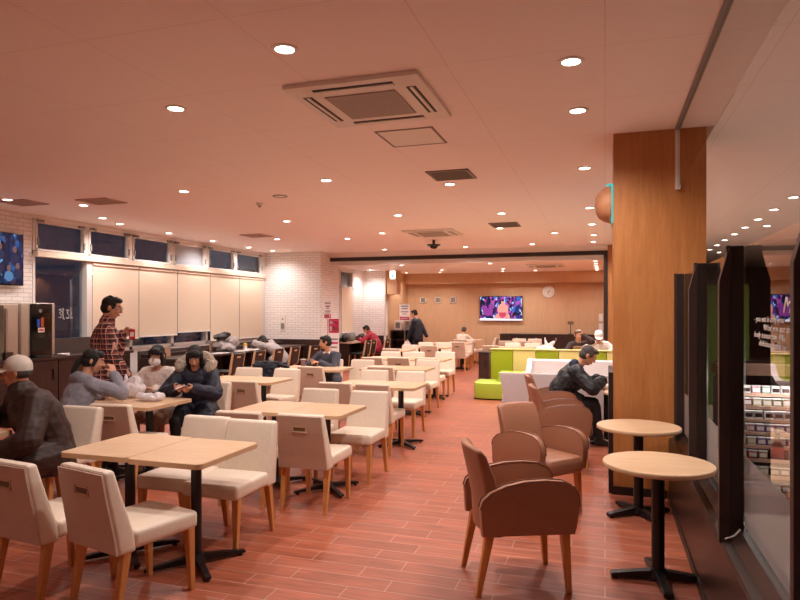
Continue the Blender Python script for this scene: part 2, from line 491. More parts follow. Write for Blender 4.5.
def person(label, loc, rz, h=1.68, pz=None, lean=0, lean2=None, roll=0, twist=0, yaw=0, pitch=0, tilt=0, lw=None, rw=None,
           lh=(-1, -.3, -.6), rh=(1, -.3, -.6), lpal=(0, 0, -1), rpal=(0, 0, -1), lf=None, rf=None, curl=(.5, .5), la=None, ra=None, top='sweater', bottom='trouser',
           hair='short', hairm='hair', skin='skin', puff=.02, topname='jacket', vox=.008, long=False, face=True, collar=None, extra=None, group=None, wr=.012, hips=True):
    s = h / 1.7
    root = thing('person', label, 'person', loc, rz, group)
    X, Y, Z = V((1, 0, 0)), V((0, 1, 0)), V((0, 0, 1))
    seated = pz is not None
    if pz is None: pz = .92 * s
    P0 = V((0, 0, pz))
    if lean2 is None: lean2 = lean
    R1 = Matrix.Rotation(-math.radians(lean), 3, 'X') @ Matrix.Rotation(math.radians(roll), 3, 'Y')
    R2 = Matrix.Rotation(math.radians(twist), 3, 'Z') @ Matrix.Rotation(-math.radians(lean2), 3, 'X') @ Matrix.Rotation(math.radians(roll), 3, 'Y')
    waist = P0 + R1 @ V((0, 0, .16)) * s
    chest = waist + R2 @ V((0, 0, .17)) * s
    shc = waist + R2 @ V((0, -.005, .28)) * s
    nb = waist + R2 @ V((0, -.008, .345)) * s
    ax, ay, az = R2 @ X, R2 @ Y, R2 @ Z
    bx_, by_ = R1 @ X, R1 @ Y
    RH = Matrix.Rotation(math.radians(twist + yaw), 3, 'Z') @ Matrix.Rotation(-math.radians(lean2 * .35 + pitch), 3, 'X') @ Matrix.Rotation(math.radians(tilt), 3, 'Y')
    hc = nb + (az * .05 + RH @ V((0, .012, .125))) * s
    H = lambda x, y, z: hc + RH @ V((x, y, z)) * s
    E = lambda c, r: ('e', H(*c), tuple(q * s for q in r), RH)
    sh = {-1: shc - ax * .165 * s, 1: shc + ax * .165 * s}
    arms = {}
    for sd, w, hint in ((-1, lw, lh), (1, rw, rh)):
        if w is None: w = sh[sd] + V((sd * .08, .06, -.50)) * s
        el, w = ik(sh[sd], V(w), .285 * s, .255 * s, hint)
        arms[sd] = (sh[sd], el, w)
    legs = {}
    for sd, a in ((-1, la), (1, ra)):
        hip = P0 + bx_ * .088 * sd * s
        if a is None: a = V((sd * .10, .36 if seated else .0, .085))
        kn, a = ik(hip, V(a), .42 * s, .40 * s, (sd * .15, 1, .6 if seated else .05))
        legs[sd] = (hip, kn, a)
    # the body: one continuous surface
    B = [E((0, -.012, .03), (.074, .094, .086)), E((0, .022, -.045), (.056, .062, .066)), E((0, .045, -.082), (.03, .032, .026)),
         E((0, .06, -.01), (.05, .03, .05)), E((.03, .066, -.028), (.024, .02, .022)), E((-.03, .066, -.028), (.024, .02, .022)),
         ('c', H(0, .088, .022), .009 * s, H(0, .108, -.02), .0125 * s), E((.011, .096, -.024), (.009, .01, .008)), E((-.011, .096, -.024), (.009, .01, .008)),
         E((0, .078, .04), (.05, .016, .012)), E((0, .085, -.052), (.022, .012, .007)), E((0, .083, -.062), (.02, .011, .007))]
    for sd in (-1, 1):
        B.append(('e', H(sd * .077, -.008, -.005), (.010 * s, .019 * s, .031 * s), RH @ Matrix.Rotation(sd * .3, 3, 'Z')))
    B.append(('c', nb - az * .03 * s, .056 * s, H(0, -.022, -.06), .05 * s))
    def torso(g, low=0.0, up=True):
        rings = [(P0 - (R1 @ Z) * (.09 + low) * s, bx_, by_, (.150 + g) * s, (.105 + g) * s), (P0, bx_, by_, (.162 + g) * s, (.115 + g) * s),
                 (waist, (bx_ + ax).normalized(), (by_ + ay).normalized(), (.145 + g) * s, (.105 + g) * s), (chest, ax, ay, (.165 + g) * s, (.115 + g) * s),
                 (shc, ax, ay, (.150 + g) * s, (.088 + g) * s)]
        if up: rings.append((nb, ax, ay, (.07 + g * .5) * s, (.062 + g * .5) * s))
        return ('l', rings)
    B.append(torso(-.012))
    for sd in (-1, 1):
        a, e, w = arms[sd]
        B += [('c', a, .045 * s, e, .036 * s), ('c', e, .036 * s, w, .025 * s)]
        f = (w - e).normalized() if (lf if sd < 0 else rf) is None else V(lf if sd < 0 else rf).normalized()
        B += hand(w, f, V(lpal if sd < 0 else rpal), -1 if sd < 0 else 1, s, curl[0 if sd < 0 else 1])
        hp, k, an = legs[sd]
        B += [('c', hp, .075 * s, k, .05 * s), ('c', k, .05 * s, an, .034 * s), ('c', an - Z * .02, .035 * s, an + V((0, .12, -.05)) * s, .026 * s)]
    sculpt('body', B, skin, root, vox, 4)
    # clothes
    T = [torso(puff, .06 if long else (0 if seated else .03))]
    pr = puff
    for sd in (-1, 1):
        a, e, w = arms[sd]
        we = e + (w - e) * .93
        T += [('c', shc + ax * .09 * sd * s, (.075 + pr * .6) * s, a, (.062 + pr * .7) * s), ('c', a, (.06 + pr * .7) * s, e, (.048 + pr * .7) * s), ('c', e, (.048 + pr * .7) * s, we, (.034 + pr * .7) * s)]
        if long and seated:
            hp, k, an = legs[sd]
            T.append(('c', hp, (.09 + pr) * s, hp + (k - hp) * .45, (.085 + pr) * s))
    if collar: T.append(('c', nb - az * .01 * s, (.07 + collar) * s, nb + (az * .035 + ay * .005) * s, (.062 + collar) * s))
    jk = sculpt(topname, T, top, root, vox, 5, wr)
    L = [('l', [(P0 - Z * .10 * s, bx_, by_, .152 * s, .112 * s), (P0, bx_, by_, .168 * s, .122 * s), (P0 + (R1 @ Z) * .1 * s, bx_, by_, .155 * s, .115 * s)])]
    for sd in (-1, 1):
        hp, k, an = legs[sd]
        L += [('c', hp, .092 * s, k, .064 * s), ('c', k, .064 * s, an + (k - an) * .05, .050 * s)]
    sculpt('trousers', L, bottom, root, vox, 5, .01)
    for sd in (-1, 1):
        hp, k, an = legs[sd]
        z0 = an.z - .085 * s
        F = [('h', [an + V((x * s, y * s, z * s - .0)) for (x, y, z) in ((-.038, -.06, -.08), (.038, -.06, -.08), (-.042, .06, -.08), (.042, .06, -.08), (-.03, .165, -.08), (.03, .165, -.08), (-.022, .17, -.055), (.022, .17, -.055), (-.036, .07, -.02), (.036, .07, -.02), (-.036, -.055, .0), (.036, -.055, .0), (-.03, .02, .01), (.03, .02, .01))])]
        sculpt('shoe', F, 'shoe', root, max(vox, .007), 3)
    # hair
    if hair:
        hs = [E((0, -.022, .042), (.081, .092, .083)), E((0, -.04, -.01), (.078, .072, .07))] if hair != 'capped' else [E((0, -.038, .0), (.079, .068, .055))]
        if hair in ('short', 'spiky'):
            hs += [E((0, .045, .092), (.06, .045, .03)), E((.066, .02, .03), (.014, .03, .035)), E((-.066, .02, .03), (.014, .03, .035))]
        if hair == 'spiky':
            for i in range(26):
                a = random.random() * 2 * PI; e = .35 + random.random() * .9
                d = V((math.cos(a) * math.cos(e), math.sin(a) * math.cos(e) * .9, math.sin(e)))
                hs.append(('c', H(d.x * .07, d.y * .085 - .015, .04 + d.z * .072), .016 * s, H(d.x * .088, d.y * .1 - .01, .045 + d.z * .094), .005 * s))
        if hair in ('bob', 'long', 'pony'):
            hs += [E((0, .05, .075), (.066, .045, .042))]
            for sd in (-1, 1):
                hs += [('c', H(sd * .07, .03, .05), .022 * s, H(sd * .076, .015, -.03), .02 * s)]
        if hair in ('bob', 'long'):
            dn = -.10 if hair == 'bob' else -.19
            for sd in (-1, 1):
                hs += [('c', H(sd * .072, .03, .0), .025 * s, H(sd * .07, .02, dn), .018 * s), ('c', H(sd * .06, -.04, .0), .035 * s, H(sd * .055, -.04, dn), .028 * s)]
            hs += [('c', H(0, -.07, .0), .045 * s, H(0, -.07, dn), .035 * s)]
            for i in range(7):
                x = -.054 + i * .018
                hs.append(('c', H(x, .068, .085), .013 * s, H(x * 1.1, .089, .05), .008 * s))
        if hair == 'pony':
            hs += [('c', H(0, -.10, .0), .03 * s, H(0, -.125, -.03), .022 * s), ('c', H(0, -.125, -.03), .03 * s, H(.01, -.15, -.12), .026 * s), ('c', H(.01, -.15, -.12), .026 * s, H(.02, -.15, -.19), .01 * s)]
        sculpt('hair', hs, hairm, root, vox, 2)
    if face:
        for sd in (-1, 1):
            b = bm_new(); add_ell(b, H(sd * .03, .0815, .014), (.0125 * s, .008 * s, .0075 * s), RH, 12, 8)
            e = obj('eye', b, 'eye', root, True)
            b = bm_new(); add_ell(b, H(sd * .03, .0875, .014), (.0055 * s, .004 * s, .006 * s), RH, 10, 6)
            obj('iris', b, 'iris', e, True)
            b = bm_new(); prim(b, ('c', H(sd * .017, .0915, .034), .0042 * s, H(sd * .047, .081, .036), .003 * s)); obj('eyebrow', b, hairm, root, True)
        b = bm_new(); prim(b, ('c', H(-.02, .092, -.055), .0048 * s, H(.02, .092, -.055), .0048 * s)); prim(b, ('c', H(-.015, .092, -.061), .0048 * s, H(.015, .092, -.061), .0048 * s)); obj('lips', b, 'lip', root, True)
    return dict(root=root, H=H, RH=RH, s=s, nb=nb, ax=ax, ay=ay, az=az, arms=arms, legs=legs, shc=shc, chest=chest, waist=waist, P0=P0, vox=vox, jacket=jk)

def baseball_cap(p, m, brim_m=None):
    H, RH, s = p['H'], p['RH'], p['s']
    prof = [(.087, -.035), (.089, -.02)] + [(.088 * math.cos(a), .085 * math.sin(a)) for a in [k * PI / 2 / 10 for k in range(10)]] + [(0, .085)]
    b = bm_new()
    add_lathe(b, prof, (0, 0, 0), 28)
    bmesh.ops.scale(b, vec=(s, s * 1.12, s), verts=b.verts)
    Rt = Matrix.Rotation(.12, 3, 'X')
    bmesh.ops.transform(b, matrix=Matrix.Translation(H(0, -.016, .05)) @ (RH @ Rt).to_4x4(), verts=b.verts)
    c = obj('cap', b, m, p['root'], True)
    b = bm_new()
    n = 14
    top, bot = [], []
    out = []
    for i in range(n + 1):
        t = -1 + 2 * i / n
        x = .078 * t
        out.append((x, .07 - .03 * t * t, .165 - .085 * abs(t) ** 2.4, -.02 * t * t))
    T1 = [b.verts.new((x, y0, z)) for x, y0, y1, z in out]; T2 = [b.verts.new((x, y1, z - .012)) for x, y0, y1, z in out]
    U1 = [b.verts.new((x, y0, z - .006)) for x, y0, y1, z in out]; U2 = [b.verts.new((x, y1, z - .017)) for x, y0, y1, z in out]
    for A, B_ in ((T1, T2), (T2, U2), (U2, U1), (U1, T1)):
        for i in range(n): b.faces.new((A[i], A[i + 1], B_[i + 1], B_[i]))
    b.faces.new((T1[0], T2[0], U2[0], U1[0])); b.faces.new((T1[n], T2[n], U2[n], U1[n]))
    bmesh.ops.recalc_face_normals(b, faces=b.faces)
    bmesh.ops.scale(b, vec=(s, s, s), verts=b.verts)
    bmesh.ops.transform(b, matrix=Matrix.Translation(H(0, .002, .052)) @ RH.to_4x4(), verts=b.verts)
    obj('brim', b, brim_m or m, c, True)
    b = bm_new(); add_ell(b, H(0, -.02, .134), (.009 * s, .009 * s, .005 * s), RH, 10, 6); obj('button', b, m, c, True)
    return c
# ------------------------------------------------------------------ camera
cam = bpy.data.cameras.new('camera'); cam.sensor_width = 36; cam.lens = 28.8; cam.shift_y = 11 / 800; cam.clip_start = .05; cam.clip_end = 200
co = bpy.data.objects.new('camera', cam); COL.objects.link(co)
co.location = (0, 0, 1.6); co.rotation_euler = (PI / 2, 0, math.atan(205 / 640))
SC.camera = co
CZ = 3.15      # ceiling height
FZ = 2.82      # ceiling height of the far room
XL = -8.7      # window wall
YF = 20.5      # far wall

# ------------------------------------------------------------------ setting: floor, walls, ceiling
def floor_material():
    m, nt, b, br = brickmat('terracotta_plank_tile', '#a65b41', '#bf907d', 'XY', .6, .15, .0028, .25, .36, .10, .37)
    tc = N(nt, 'ShaderNodeTexCoord')
    mp = N(nt, 'ShaderNodeMapping', Scale=(.5, 6, 1))
    nt.links.new(tc.outputs['Object'], mp.inputs[0])
    nz = N(nt, 'ShaderNodeTexNoise', Scale=3, Detail=6, Roughness=.65, Distortion=1.5)
    nt.links.new(mp.outputs[0], nz.inputs['Vector'])
    mr = N(nt, 'ShaderNodeMapRange')
    mr.inputs['From Min'].default_value = .3; mr.inputs['From Max'].default_value = .7; mr.inputs['To Min'].default_value = .62; mr.inputs['To Max'].default_value = 1.32
    nt.links.new(nz.outputs['Fac'], mr.inputs['Value'])
    sc = N(nt, 'ShaderNodeVectorMath', operation='SCALE')
    nt.links.new(br.outputs['Color'], sc.inputs[0]); nt.links.new(mr.outputs[0], sc.inputs['Scale'])
    mx = N(nt, 'ShaderNodeMix', data_type='RGBA')
    nt.links.new(br.outputs['Fac'], mx.inputs[0]); nt.links.new(sc.outputs[0], mx.inputs[6]); nt.links.new(br.outputs['Color'], mx.inputs[7])
    nt.links.new(mx.outputs[2], b.inputs['Base Color'])
    r2 = N(nt, 'ShaderNodeMapRange'); r2.inputs['To Min'].default_value = .3; r2.inputs['To Max'].default_value = .5
    nt.links.new(nz.outputs['Fac'], r2.inputs['Value']); nt.links.new(r2.outputs[0], b.inputs['Roughness'])
    return m
M['floor'] = floor_material()
M['ceil'] = brickmat('ceiling_board', '#fbeeea', '#e4d0c8', 'XY', .95, .98, .0022, .25, .8, .0, 0.0)[0]
M['ceilfar'] = mat('far_ceiling_board', '#fbf0ea', .8)
M['brickx'] = brickmat('white_brick_tile_long', '#f1e9e4', '#cfc2bb', 'YZ', .21, .065, .005, .7, .5, .04)[0]
M['bricky'] = brickmat('white_brick_tile', '#f5efec', '#cdc3bf', 'XZ', .21, .065, .005, .7, .5, .03)[0]

b = bm_new(); bx(b, XL - .2, .64, -3, YF + .2, -.1, 0); struct('floor', b, 'floor')
b = bm_new(); bx(b, .64, 9, -3, 25.2, -.1, 0); struct('floor_store', b, 'storefloor')
b = bm_new(); bx(b, XL - .2, 9.2, -3.2, 15.9, CZ, CZ + .12); struct('ceiling', b, 'ceil')
b = bm_new(); bx(b, .2, 9.2, 15.9, 25.4, CZ, CZ + .12); struct('ceiling_store', b, 'ceil')
b = bm_new(); bx(b, XL - .2, .2, 15.9, YF + .2, FZ, FZ + .12); struct('ceiling_far', b, 'ceilfar')
b = bm_new(); bx(b, XL - .2, 9.2, -3.2, -3, 0, CZ); struct('wall_back', b, 'white')
b = bm_new(); bx(b, XL - .2, XL, -3, 7.93, 0, CZ); struct('wall_left', b, 'brickx')
b = bm_new(); bx(b, XL - .2, XL, 7.93, 15.2, 0, .86); bx(b, XL - .2, XL, 7.93, 15.2, 3.07, CZ); bx(b, XL - .2, XL, 15.1, 15.2, 0, CZ); struct('wall_window', b, 'white')
b = bm_new(); bx(b, XL - .2, -7.02, 15.2, 16.35, 0, CZ); struct('wall_brick', b, 'bricky')
b = bm_new(); bx(b, -7.02, -7.01, 15.205, 16.345, .0, CZ); struct('wall_brick_return', b, 'brickx')
b = bm_new(); bx(b, XL, -7.01, 15.17, 15.2, 0, .86); bx(b, -7.02, -6.99, 15.17, 16.35, 0, .86); struct('trim_wainscot', b, 'dark')
# overhead beam of the opening into the far room
b = bm_new(); bx(b, -7.01, .16, 15.78, 15.92, 3.02, CZ); struct('trim_header', b, 'ceilfar')
b = bm_new(); bx(b, -7.01, .06, 15.74, 15.96, 2.93, 3.02); bx(b, -.03, .06, 15.74, 15.96, 0, 2.93); struct('trim_opening_frame', b, 'bronze')
b = bm_new(); bx(b, .06, .64, 15.76, 15.94, 0, CZ); bx(b, .04, .2, 15.94, YF, 0, FZ + .1); struct('wall_right', b, 'pillar')
# far room shell
b = bm_new(); bx(b, XL - .2, .2, YF, YF + .2, 0, FZ); struct('wall_far', b, 'farwall')
b = bm_new(); bx(b, -6.31, .04, 20.2, YF, 2.48, FZ); struct('trim_soffit', b, 'farwall')
b = bm_new(); bx(b, -7.22, -7.02, 16.35, 17.4, 0, .86); bx(b, -7.22, -7.02, 16.35, 17.4, 2.76, FZ); struct('wall_far_left', b, 'white')
b = bm_new(); bx(b, -7.22, -7.02, 17.4, 18.46, 0, FZ); struct('wall_far_left_brick', b, 'brickx')
b = bm_new(); bx(b, -7.02, -6.31, 18.26, 18.46, .86, FZ); struct('wall_far_brick', b, 'bricky')
b = bm_new(); bx(b, -7.02, -6.31, 18.24, 18.46, 0, .86); bx(b, -7.02, -7.0, 17.4, 18.26, 0, .86); struct('trim_far_wainscot', b, 'dark')
b = bm_new(); bx(b, -6.5, -6.31, 18.46, YF, 0, FZ); struct('wall_far_side', b, 'farwall')
b = bm_new(); bx(b, -6.34, -6.29, 18.2, 18.28, 0, FZ); struct('trim_corner_post', b, 'whiteframe')
b = bm_new(); bx(b, -6.30, -5.95, 18.25, 18.65, 2.1, FZ); struct('trim_bulkhead', b, 'farwall')
# store shell behind the glass
b = bm_new(); bx(b, 9, 9.2, -3, 25.2, 0, CZ); bx(b, .2, 9.2, 25.2, 25.4, 0, CZ); struct('wall_store', b, 'storewall')
b = bm_new(); bx(b, .2, .64, 15.94, 25.2, 0, CZ); struct('wall_store_side', b, 'storewall')
# oak clad pillar
b = bm_new(); bx(b, .07, .81, 5.9, 6.65, 0, CZ); struct('wall_pillar', b, 'pillar')
b = bm_new(); bx(b, .055, .5, 5.885, 6.665, 0, .07); struct('baseboard_pillar', b, 'bronze')
b = bm_new(); bx(b, .03, .07, 5.92, 6.66, 0, 1.06); struct('trim_pillar_guard', b, 'bronze')

# windows of the left wall: mullions, transoms, panes
YM = [7.93, 9.04, 10.14, 11.38, 12.6, 13.78, 15.1]
for i in range(6):
    y0, y1 = YM[i], YM[i + 1]
    b = bm_new()
    bx(b, XL - .1, XL + .02, y0, y0 + .04, .86, 3.08); bx(b, XL - .1, XL + .02, y1 - .04, y1, .86, 3.08)
    bx(b, XL - .1, XL + .02, y0, y1, 3.05, 3.08); bx(b, XL - .1, XL + .02, y0, y1, 2.5, 2.575); bx(b, XL - .1, XL + .02, y0, y1, .86, .92)
    w = struct('window_%d' % (i + 1), b, 'whiteframe')
    b = bm_new()
    for z0, z1, yy0, yy1 in ((2.575, 3.05, y0 + .04, y1 - .04),):
        bx(b, XL - .04, XL + .035, yy0, yy0 + .035, z0, z1); bx(b, XL - .04, XL + .035, yy1 - .035, yy1, z0, z1)
        bx(b, XL - .04, XL + .035, yy0, yy1, z0, z0 + .03); bx(b, XL - .04, XL + .035, yy0, yy1, z1 - .03, z1)
    obj('transom_sash', b, 'whiteframe', w)
    for yy in (y0 + .12, y1 - .14):
        b = bm_new(); bx(b, XL + .02, XL + .07, yy - .06, yy + .06, 3.03, 3.07); bx(b, XL + .02, XL + .1, yy - .015, yy + .015, 3.04, 3.06); obj('hinge', b, 'grey', w)
    for yy in (y0 + .075, y1 - .075):
        b = bm_new(); bx(b, XL + .03, XL + .055, yy - .012, yy + .012, 2.66, 2.78); obj('latch', b, 'grey', w)
    b = bm_new(); bx(b, XL - .06, XL - .05, y0 + .04, y1 - .04, 2.575, 3.05); bx(b, XL - .06, XL - .05, y0 + .04, y1 - .04, .92, 2.5); obj('pane', b, 'nightglass', w)
b = bm_new(); bx(b, XL - .02, XL + .11, 7.93, 15.15, 2.47, 2.555, .006); struct('trim_blind_box', b, 'rail')
b = bm_new(); bx(b, XL - .02, XL + .07, 8.99, 9.11, .86, 2.47); struct('trim_window_post', b, 'whiteframe')
b = bm_new(); bx(b, XL - .02, XL + .05, 14.98, 15.2, .86, CZ); struct('trim_corner', b, 'whiteframe')
BL = [(9.12, 10.29, 1.09), (10.31, 11.47, 1.11), (11.49, 12.65, 1.16), (12.67, 13.88, .93), (13.9, 15.02, .93)]
for i, (y0, y1, z0) in enumerate(BL):
    t = thing('roller_blind', 'cream roller blind, %s from the uncovered window beside the coffee machine' % ORD[i], 'blind', (XL + .07, y0, 0), 0, 'roller blinds on the window wall')
    b = bm_new(); bx(b, -.002, .002, 0, y1 - y0, z0, 2.46); obj('fabric', b, 'blind', t)
    b = bm_new(); bx(b, -.01, .01, 0, y1 - y0, z0 - .025, z0, .004); obj('bottom_bar', b, 'white', t)
    b = bm_new(); add_cone(b, (.0, .01, 2.42), (.0, y1 - y0 - .01, 2.42), .02, .02, 12); obj('roller', b, 'rail', t, True)
# far room window with its own blind
b = bm_new()
for z0, z1 in ((.86, .94), (2.2, 2.3), (2.7, 2.76)): bx(b, -7.14, -6.99, 16.35, 17.4, z0, z1)
for y0, y1 in ((16.35, 16.43), (17.3, 17.4)): bx(b, -7.14, -6.99, y0, y1, .86, 2.76)
w = struct('window_7', b, 'whiteframe')
b = bm_new(); bx(b, -7.09, -7.08, 16.43, 17.3, .94, 2.7); obj('pane', b, 'nightglass', w)
t = thing('roller_blind', 'cream roller blind in the far room behind the pink banner', 'blind', (-6.98, 16.45, 0), 0, None)
b = bm_new(); bx(b, -.002, .002, 0, .84, 1.0, 2.24); obj('fabric', b, 'blind', t)
b = bm_new(); bx(b, -.01, .01, 0, .84, .975, 1.0); obj('bottom_bar', b, 'white', t)

# outside at night
b = bm_new(); bx(b, -60, -8.95, -20, 60, -.4, -.3); struct('ground_outside', b, 'asphalt')
def building(x, y, w, d, h, label, wins):
    t = thing('building', label, 'building', (x, y, -.3))
    b = bm_new(); bx(b, -w, 0, -d / 2, d / 2, 0, h); obj('wall', b, 'outwall', t)
    b = bm_new(); bx(b, -w - .2, .2, -d / 2 - .2, d / 2 + .2, h, h + .3); obj('roof', b, 'asphalt', t)
    for (yy, zz, ww, hh) in wins:
        b = bm_new(); bx(b, -.02, .03, yy - ww / 2, yy + ww / 2, zz, zz + hh); obj('window', b, 'litwin', t)
building(-34, 32, 9, 26, 7.5, 'dark night building with dim lit windows outside the uncovered window', [(-7, .6, 2.2, 1.4), (-3, .6, 2.2, 1.4), (2, .6, 4, 1.6), (7, .8, 2, 1.4), (-6, 4, 1.4, 1.2), (4, 4, 1.4, 1.2)])
building(-26, 58, 9, 18, 5.2, 'low pale night building seen under the roller blinds', [(-5, .5, 3, 1.8), (0, .5, 3, 1.8), (5, .5, 3, 1.8)])
def street_lamp(x, y, h, label):
    t = thing('street_lamp', label, 'street lamp', (x, y, -.3))
    b = bm_new(); add_cone(b, (0, 0, 0), (0, 0, h), .08, .05, 12); add_tube(b, [(0, 0, h), (.3, 0, h + .25), (1.0, 0, h + .3)], .04); obj('pole', b, 'grey', t, True)
    b = bm_new(); add_ell(b, (1.1, 0, h + .28), (.32, .2, .09)); obj('lamp_head', b, 'street', t, True)
street_lamp(-19.5, 19.5, 3.1, 'street lamp glowing outside the uncovered window')
street_lamp(-21, 27.6, 1.5, 'low white lamp glowing in the car park under the blinds')
def car(x, y, rz, m, label):
    t = thing('car', label, 'car', (x, y, -.3), rz)
    b = bm_new(); add_prism(b, [(-2.1, .35), (-2.1, .8), (-1.9, .95), (-1.2, 1.0), (-.7, 1.42), (.9, 1.45), (1.5, 1.0), (2.1, .9), (2.15, .35)], -.85, .85, 'x', .06); obj('car_body', b, m, t, True)
    b = bm_new(); add_prism(b, [(-1.05, 1.02), (-.62, 1.36), (.85, 1.38), (1.3, 1.02)], -.87, .87, 'x'); obj('side_window', b, 'gloss', t)
    for yy in (-1.3, 1.35):
        for xx in (-.8, .8):
            b = bm_new(); add_cone(b, (xx - .1, yy, .32), (xx + .1, yy, .32), .32, .32, 20); obj('wheel', b, 'tyre', t, True)
car(-17.5, 23.8, .3, 'carblue', 'blue car parked in the dark outside, under the second roller blind')
car(-19, 29.5, .3, 'grey', 'grey car parked in the dark outside, under the third roller blind')
b = bm_new(); bx(b, -14.05, -14, 14.6, 15.4, 2.7, 2.85); tag(obj('shop_sign', b, 'tealneon'), 'teal glowing shop sign outside the uncovered window', 'sign')
# white script decal on the uncovered window
b = bm_new()
def stroke(b, pts, y, z, s=.16, r=.006): add_tube(b, [(XL - .045, y + p[0] * s, z + p[1] * s) for p in pts], r, 6)
stroke(b, [(0, .9), (.25, 1), (.3, .75), (.05, .6), (.3, .45), (.25, .1), (0, .15)], 8.5, 1.47)
stroke(b, [(.55, 1.1), (.5, .6), (.55, .0), (.75, -.05)], 8.5, 1.47)
stroke(b, [(.95, .9), (1.3, .95), (1.1, .6), (1.35, .35), (1.2, .0), (.95, .1)], 8.5, 1.47)
stroke(b, [(1.55, 1.2), (1.6, .5), (1.5, .05), (1.8, .1)], 8.5, 1.47)
tag(obj('window_decal', b, 'white'), 'white script lettering stuck on the uncovered window', 'decal')
# pale sheet behind the fourth transom, standing in for a bright reflection
b = bm_new(); bx(b, XL - .075, XL - .065, 11.55, 12.54, 2.60, 3.03); tag(obj('transom_reflection_sheet', b, 'plastic'), 'pale sheet standing in for a reflection in the fourth small upper window', 'panel')

# ------------------------------------------------------------------ ceiling fittings
def spot(x, y, z, e, col=(1, .93, .89), size=150, blend=.8):
    l = bpy.data.lights.new('downlight_spot', 'SPOT'); l.energy = e; l.color = col
    l.spot_size = math.radians(size); l.spot_blend = blend; l.shadow_soft_size = .05
    o = bpy.data.objects.new('downlight_spot', l); COL.objects.link(o); o.location = (x, y, z - .03)
LE = 52
EXPO = 1.12
_down = None
def downlight(x, y, z, label, group, e=LE):
    global _down
    if _down is None:
        t = _down = thing('downlight', label, 'downlight', (x, y, z), 0, group)
        b = bm_new(); add_lathe(b, [(.055, -.004), (.058, -.010), (.078, -.008), (.08, 0), (.055, 0)], seg=28); obj('trim_ring', b, 'white', t, True)
        b = bm_new(); add_lathe(b, [(0, -.006), (.056, -.006), (.056, -.001), (0, -.001)], seg=24); obj('lens', b, 'lamp', t, True)
    else: dup(_down, (x, y, z), 0, label, group)
    if e: spot(x, y, z, e)
G = 'recessed downlights of the dining room ceiling'
rows = [('above the brown armchairs', [(-.2, 4.1), (-.2, 5.12), (-.21, 7.2), (-.22, 10.0), (-.22, 11.9), (-.22, 13.6), (-.25, 14.9)]),
        ('above the aisle', [(-1.8, 3.39), (-1.8, 7.61), (-1.56, 10.14), (-1.87, 11.95), (-.95, 13.0), (-1.6, 15.0)]),
        ('above the aisle-side tables', [(-3.12, 4.13), (-3.14, 6.94), (-3.18, 9.83), (-4.22, 12.0), (-3.2, 15.15)]),
        ('above the inner tables', [(-5.18, 7.02), (-5.22, 9.9), (-5.25, 12.7), (-5.28, 15.2), (-6.72, 12.3)]),
        ('along the window wall', [(-7.9, 6.8), (-7.26, 7.5), (-7.95, 8.62), (-8.2, 9.3), (-8.25, 10.7), (-8.25, 12.2), (-8.25, 13.7), (-8.1, 14.6)])]
for nm, ps in rows:
    for i, (x, y) in enumerate(ps):
        downlight(x, y, CZ, 'small round recessed downlight, %s from the front in the row %s' % (ORD[i], nm), G, LE * (.6 if 'window' in nm else 1))
for i, (x, y) in enumerate([(2.44, 9.92), (2.45, 11.02), (2.46, 12.12), (2.47, 13.22), (2.48, 14.32), (2.49, 15.45), (2.5, 16.58), (2.51, 17.7)]):
    downlight(x, y, CZ, 'small round recessed downlight, %s from the front in the store ceiling row beyond the glass' % ORD[i], 'downlights of the store ceiling', 28 if i % 2 == 0 else 0)
downlight(2.8, 13.1, CZ, 'single round downlight standing apart beside the store ceiling row, nearer one', 'downlights of the store ceiling', 0)
downlight(2.86, 18.6, CZ, 'single round downlight standing apart beside the store ceiling row, farther one', 'downlights of the store ceiling', 0)
far = [('along the right side', [(-.22, 16.25), (-.22, 17.1), (-.22, 17.95), (-.22, 18.8), (-.22, 19.3), (-.22, 19.8)]),
       ('over the green seats', [(-2.8, 16.25), (-2.79, 18.44), (-2.97, 19.5), (-1.99, 19.5)]), ('over the far tables', [(-5.15, 16.2), (-4.59, 18.4), (-4.93, 19.5), (-6.0, 19.4), (-6.6, 17.7)])]
for nm, ps in far:
    for i, (x, y) in enumerate(ps):
        downlight(x, y, FZ, 'small round downlight in the far room, %s from the front %s' % (ORD[i], nm), 'downlights of the far room', 30 if not (nm.startswith('along') and i % 2) else 0)
# unseen spots without fittings, added behind and beside the camera to light the foreground
for x, y in [(-1.8, .2), (-5.2, .2), (-1.8, -1.8), (-5.2, -1.8)]: spot(x, y, CZ, LE * .2)
for i, (x, y) in enumerate([(3.4, 4.0), (3.4, 7.0)]): downlight(x, y, CZ, 'added out-of-view downlight over the store floor beside the display case, %s one' % ('nearer' if i == 0 else 'farther'), 'downlights of the store ceiling', 45)  # out-of-view fittings added to brighten the store behind the glass

def cassette(x, y, z, w, label):
    t = thing('air_conditioner', label, 'air conditioner', (x, y, z))
    h = w / 2
    b = bm_new(); bx(b, -h, h, -h, h, -.035, 0, .012); obj('panel', b, 'plastic', t, True)
    b = bm_new(); bx(b, -.27 * w, .27 * w, -.27 * w, .27 * w, -.043, -.034)
    g = obj('intake_grille', b, 'grillmat', t)
    for k, (cx, cy, sx, sy) in enumerate(((0, -.395, .30, .035), (0, .395, .30, .035), (-.395, 0, .035, .30), (.395, 0, .035, .30))):
        b = bm_new(); bx(b, (cx - sx) * w, (cx + sx) * w, (cy - sy) * w, (cy + sy) * w, -.038, -.034); s = obj('air_outlet', b, 'darkslot', t)
        b = bm_new()
        if sx > sy: bx(b, (cx - sx) * w * 1.0, (cx + sx) * w, (cy - .008) * w, (cy + .016) * w, -.044, -.037)
        else: bx(b, (cx - .008) * w, (cx + .016) * w, (cy - sy) * w, (cy + sy) * w, -.044, -.037)
        obj('louver', b, 'plastic', s)
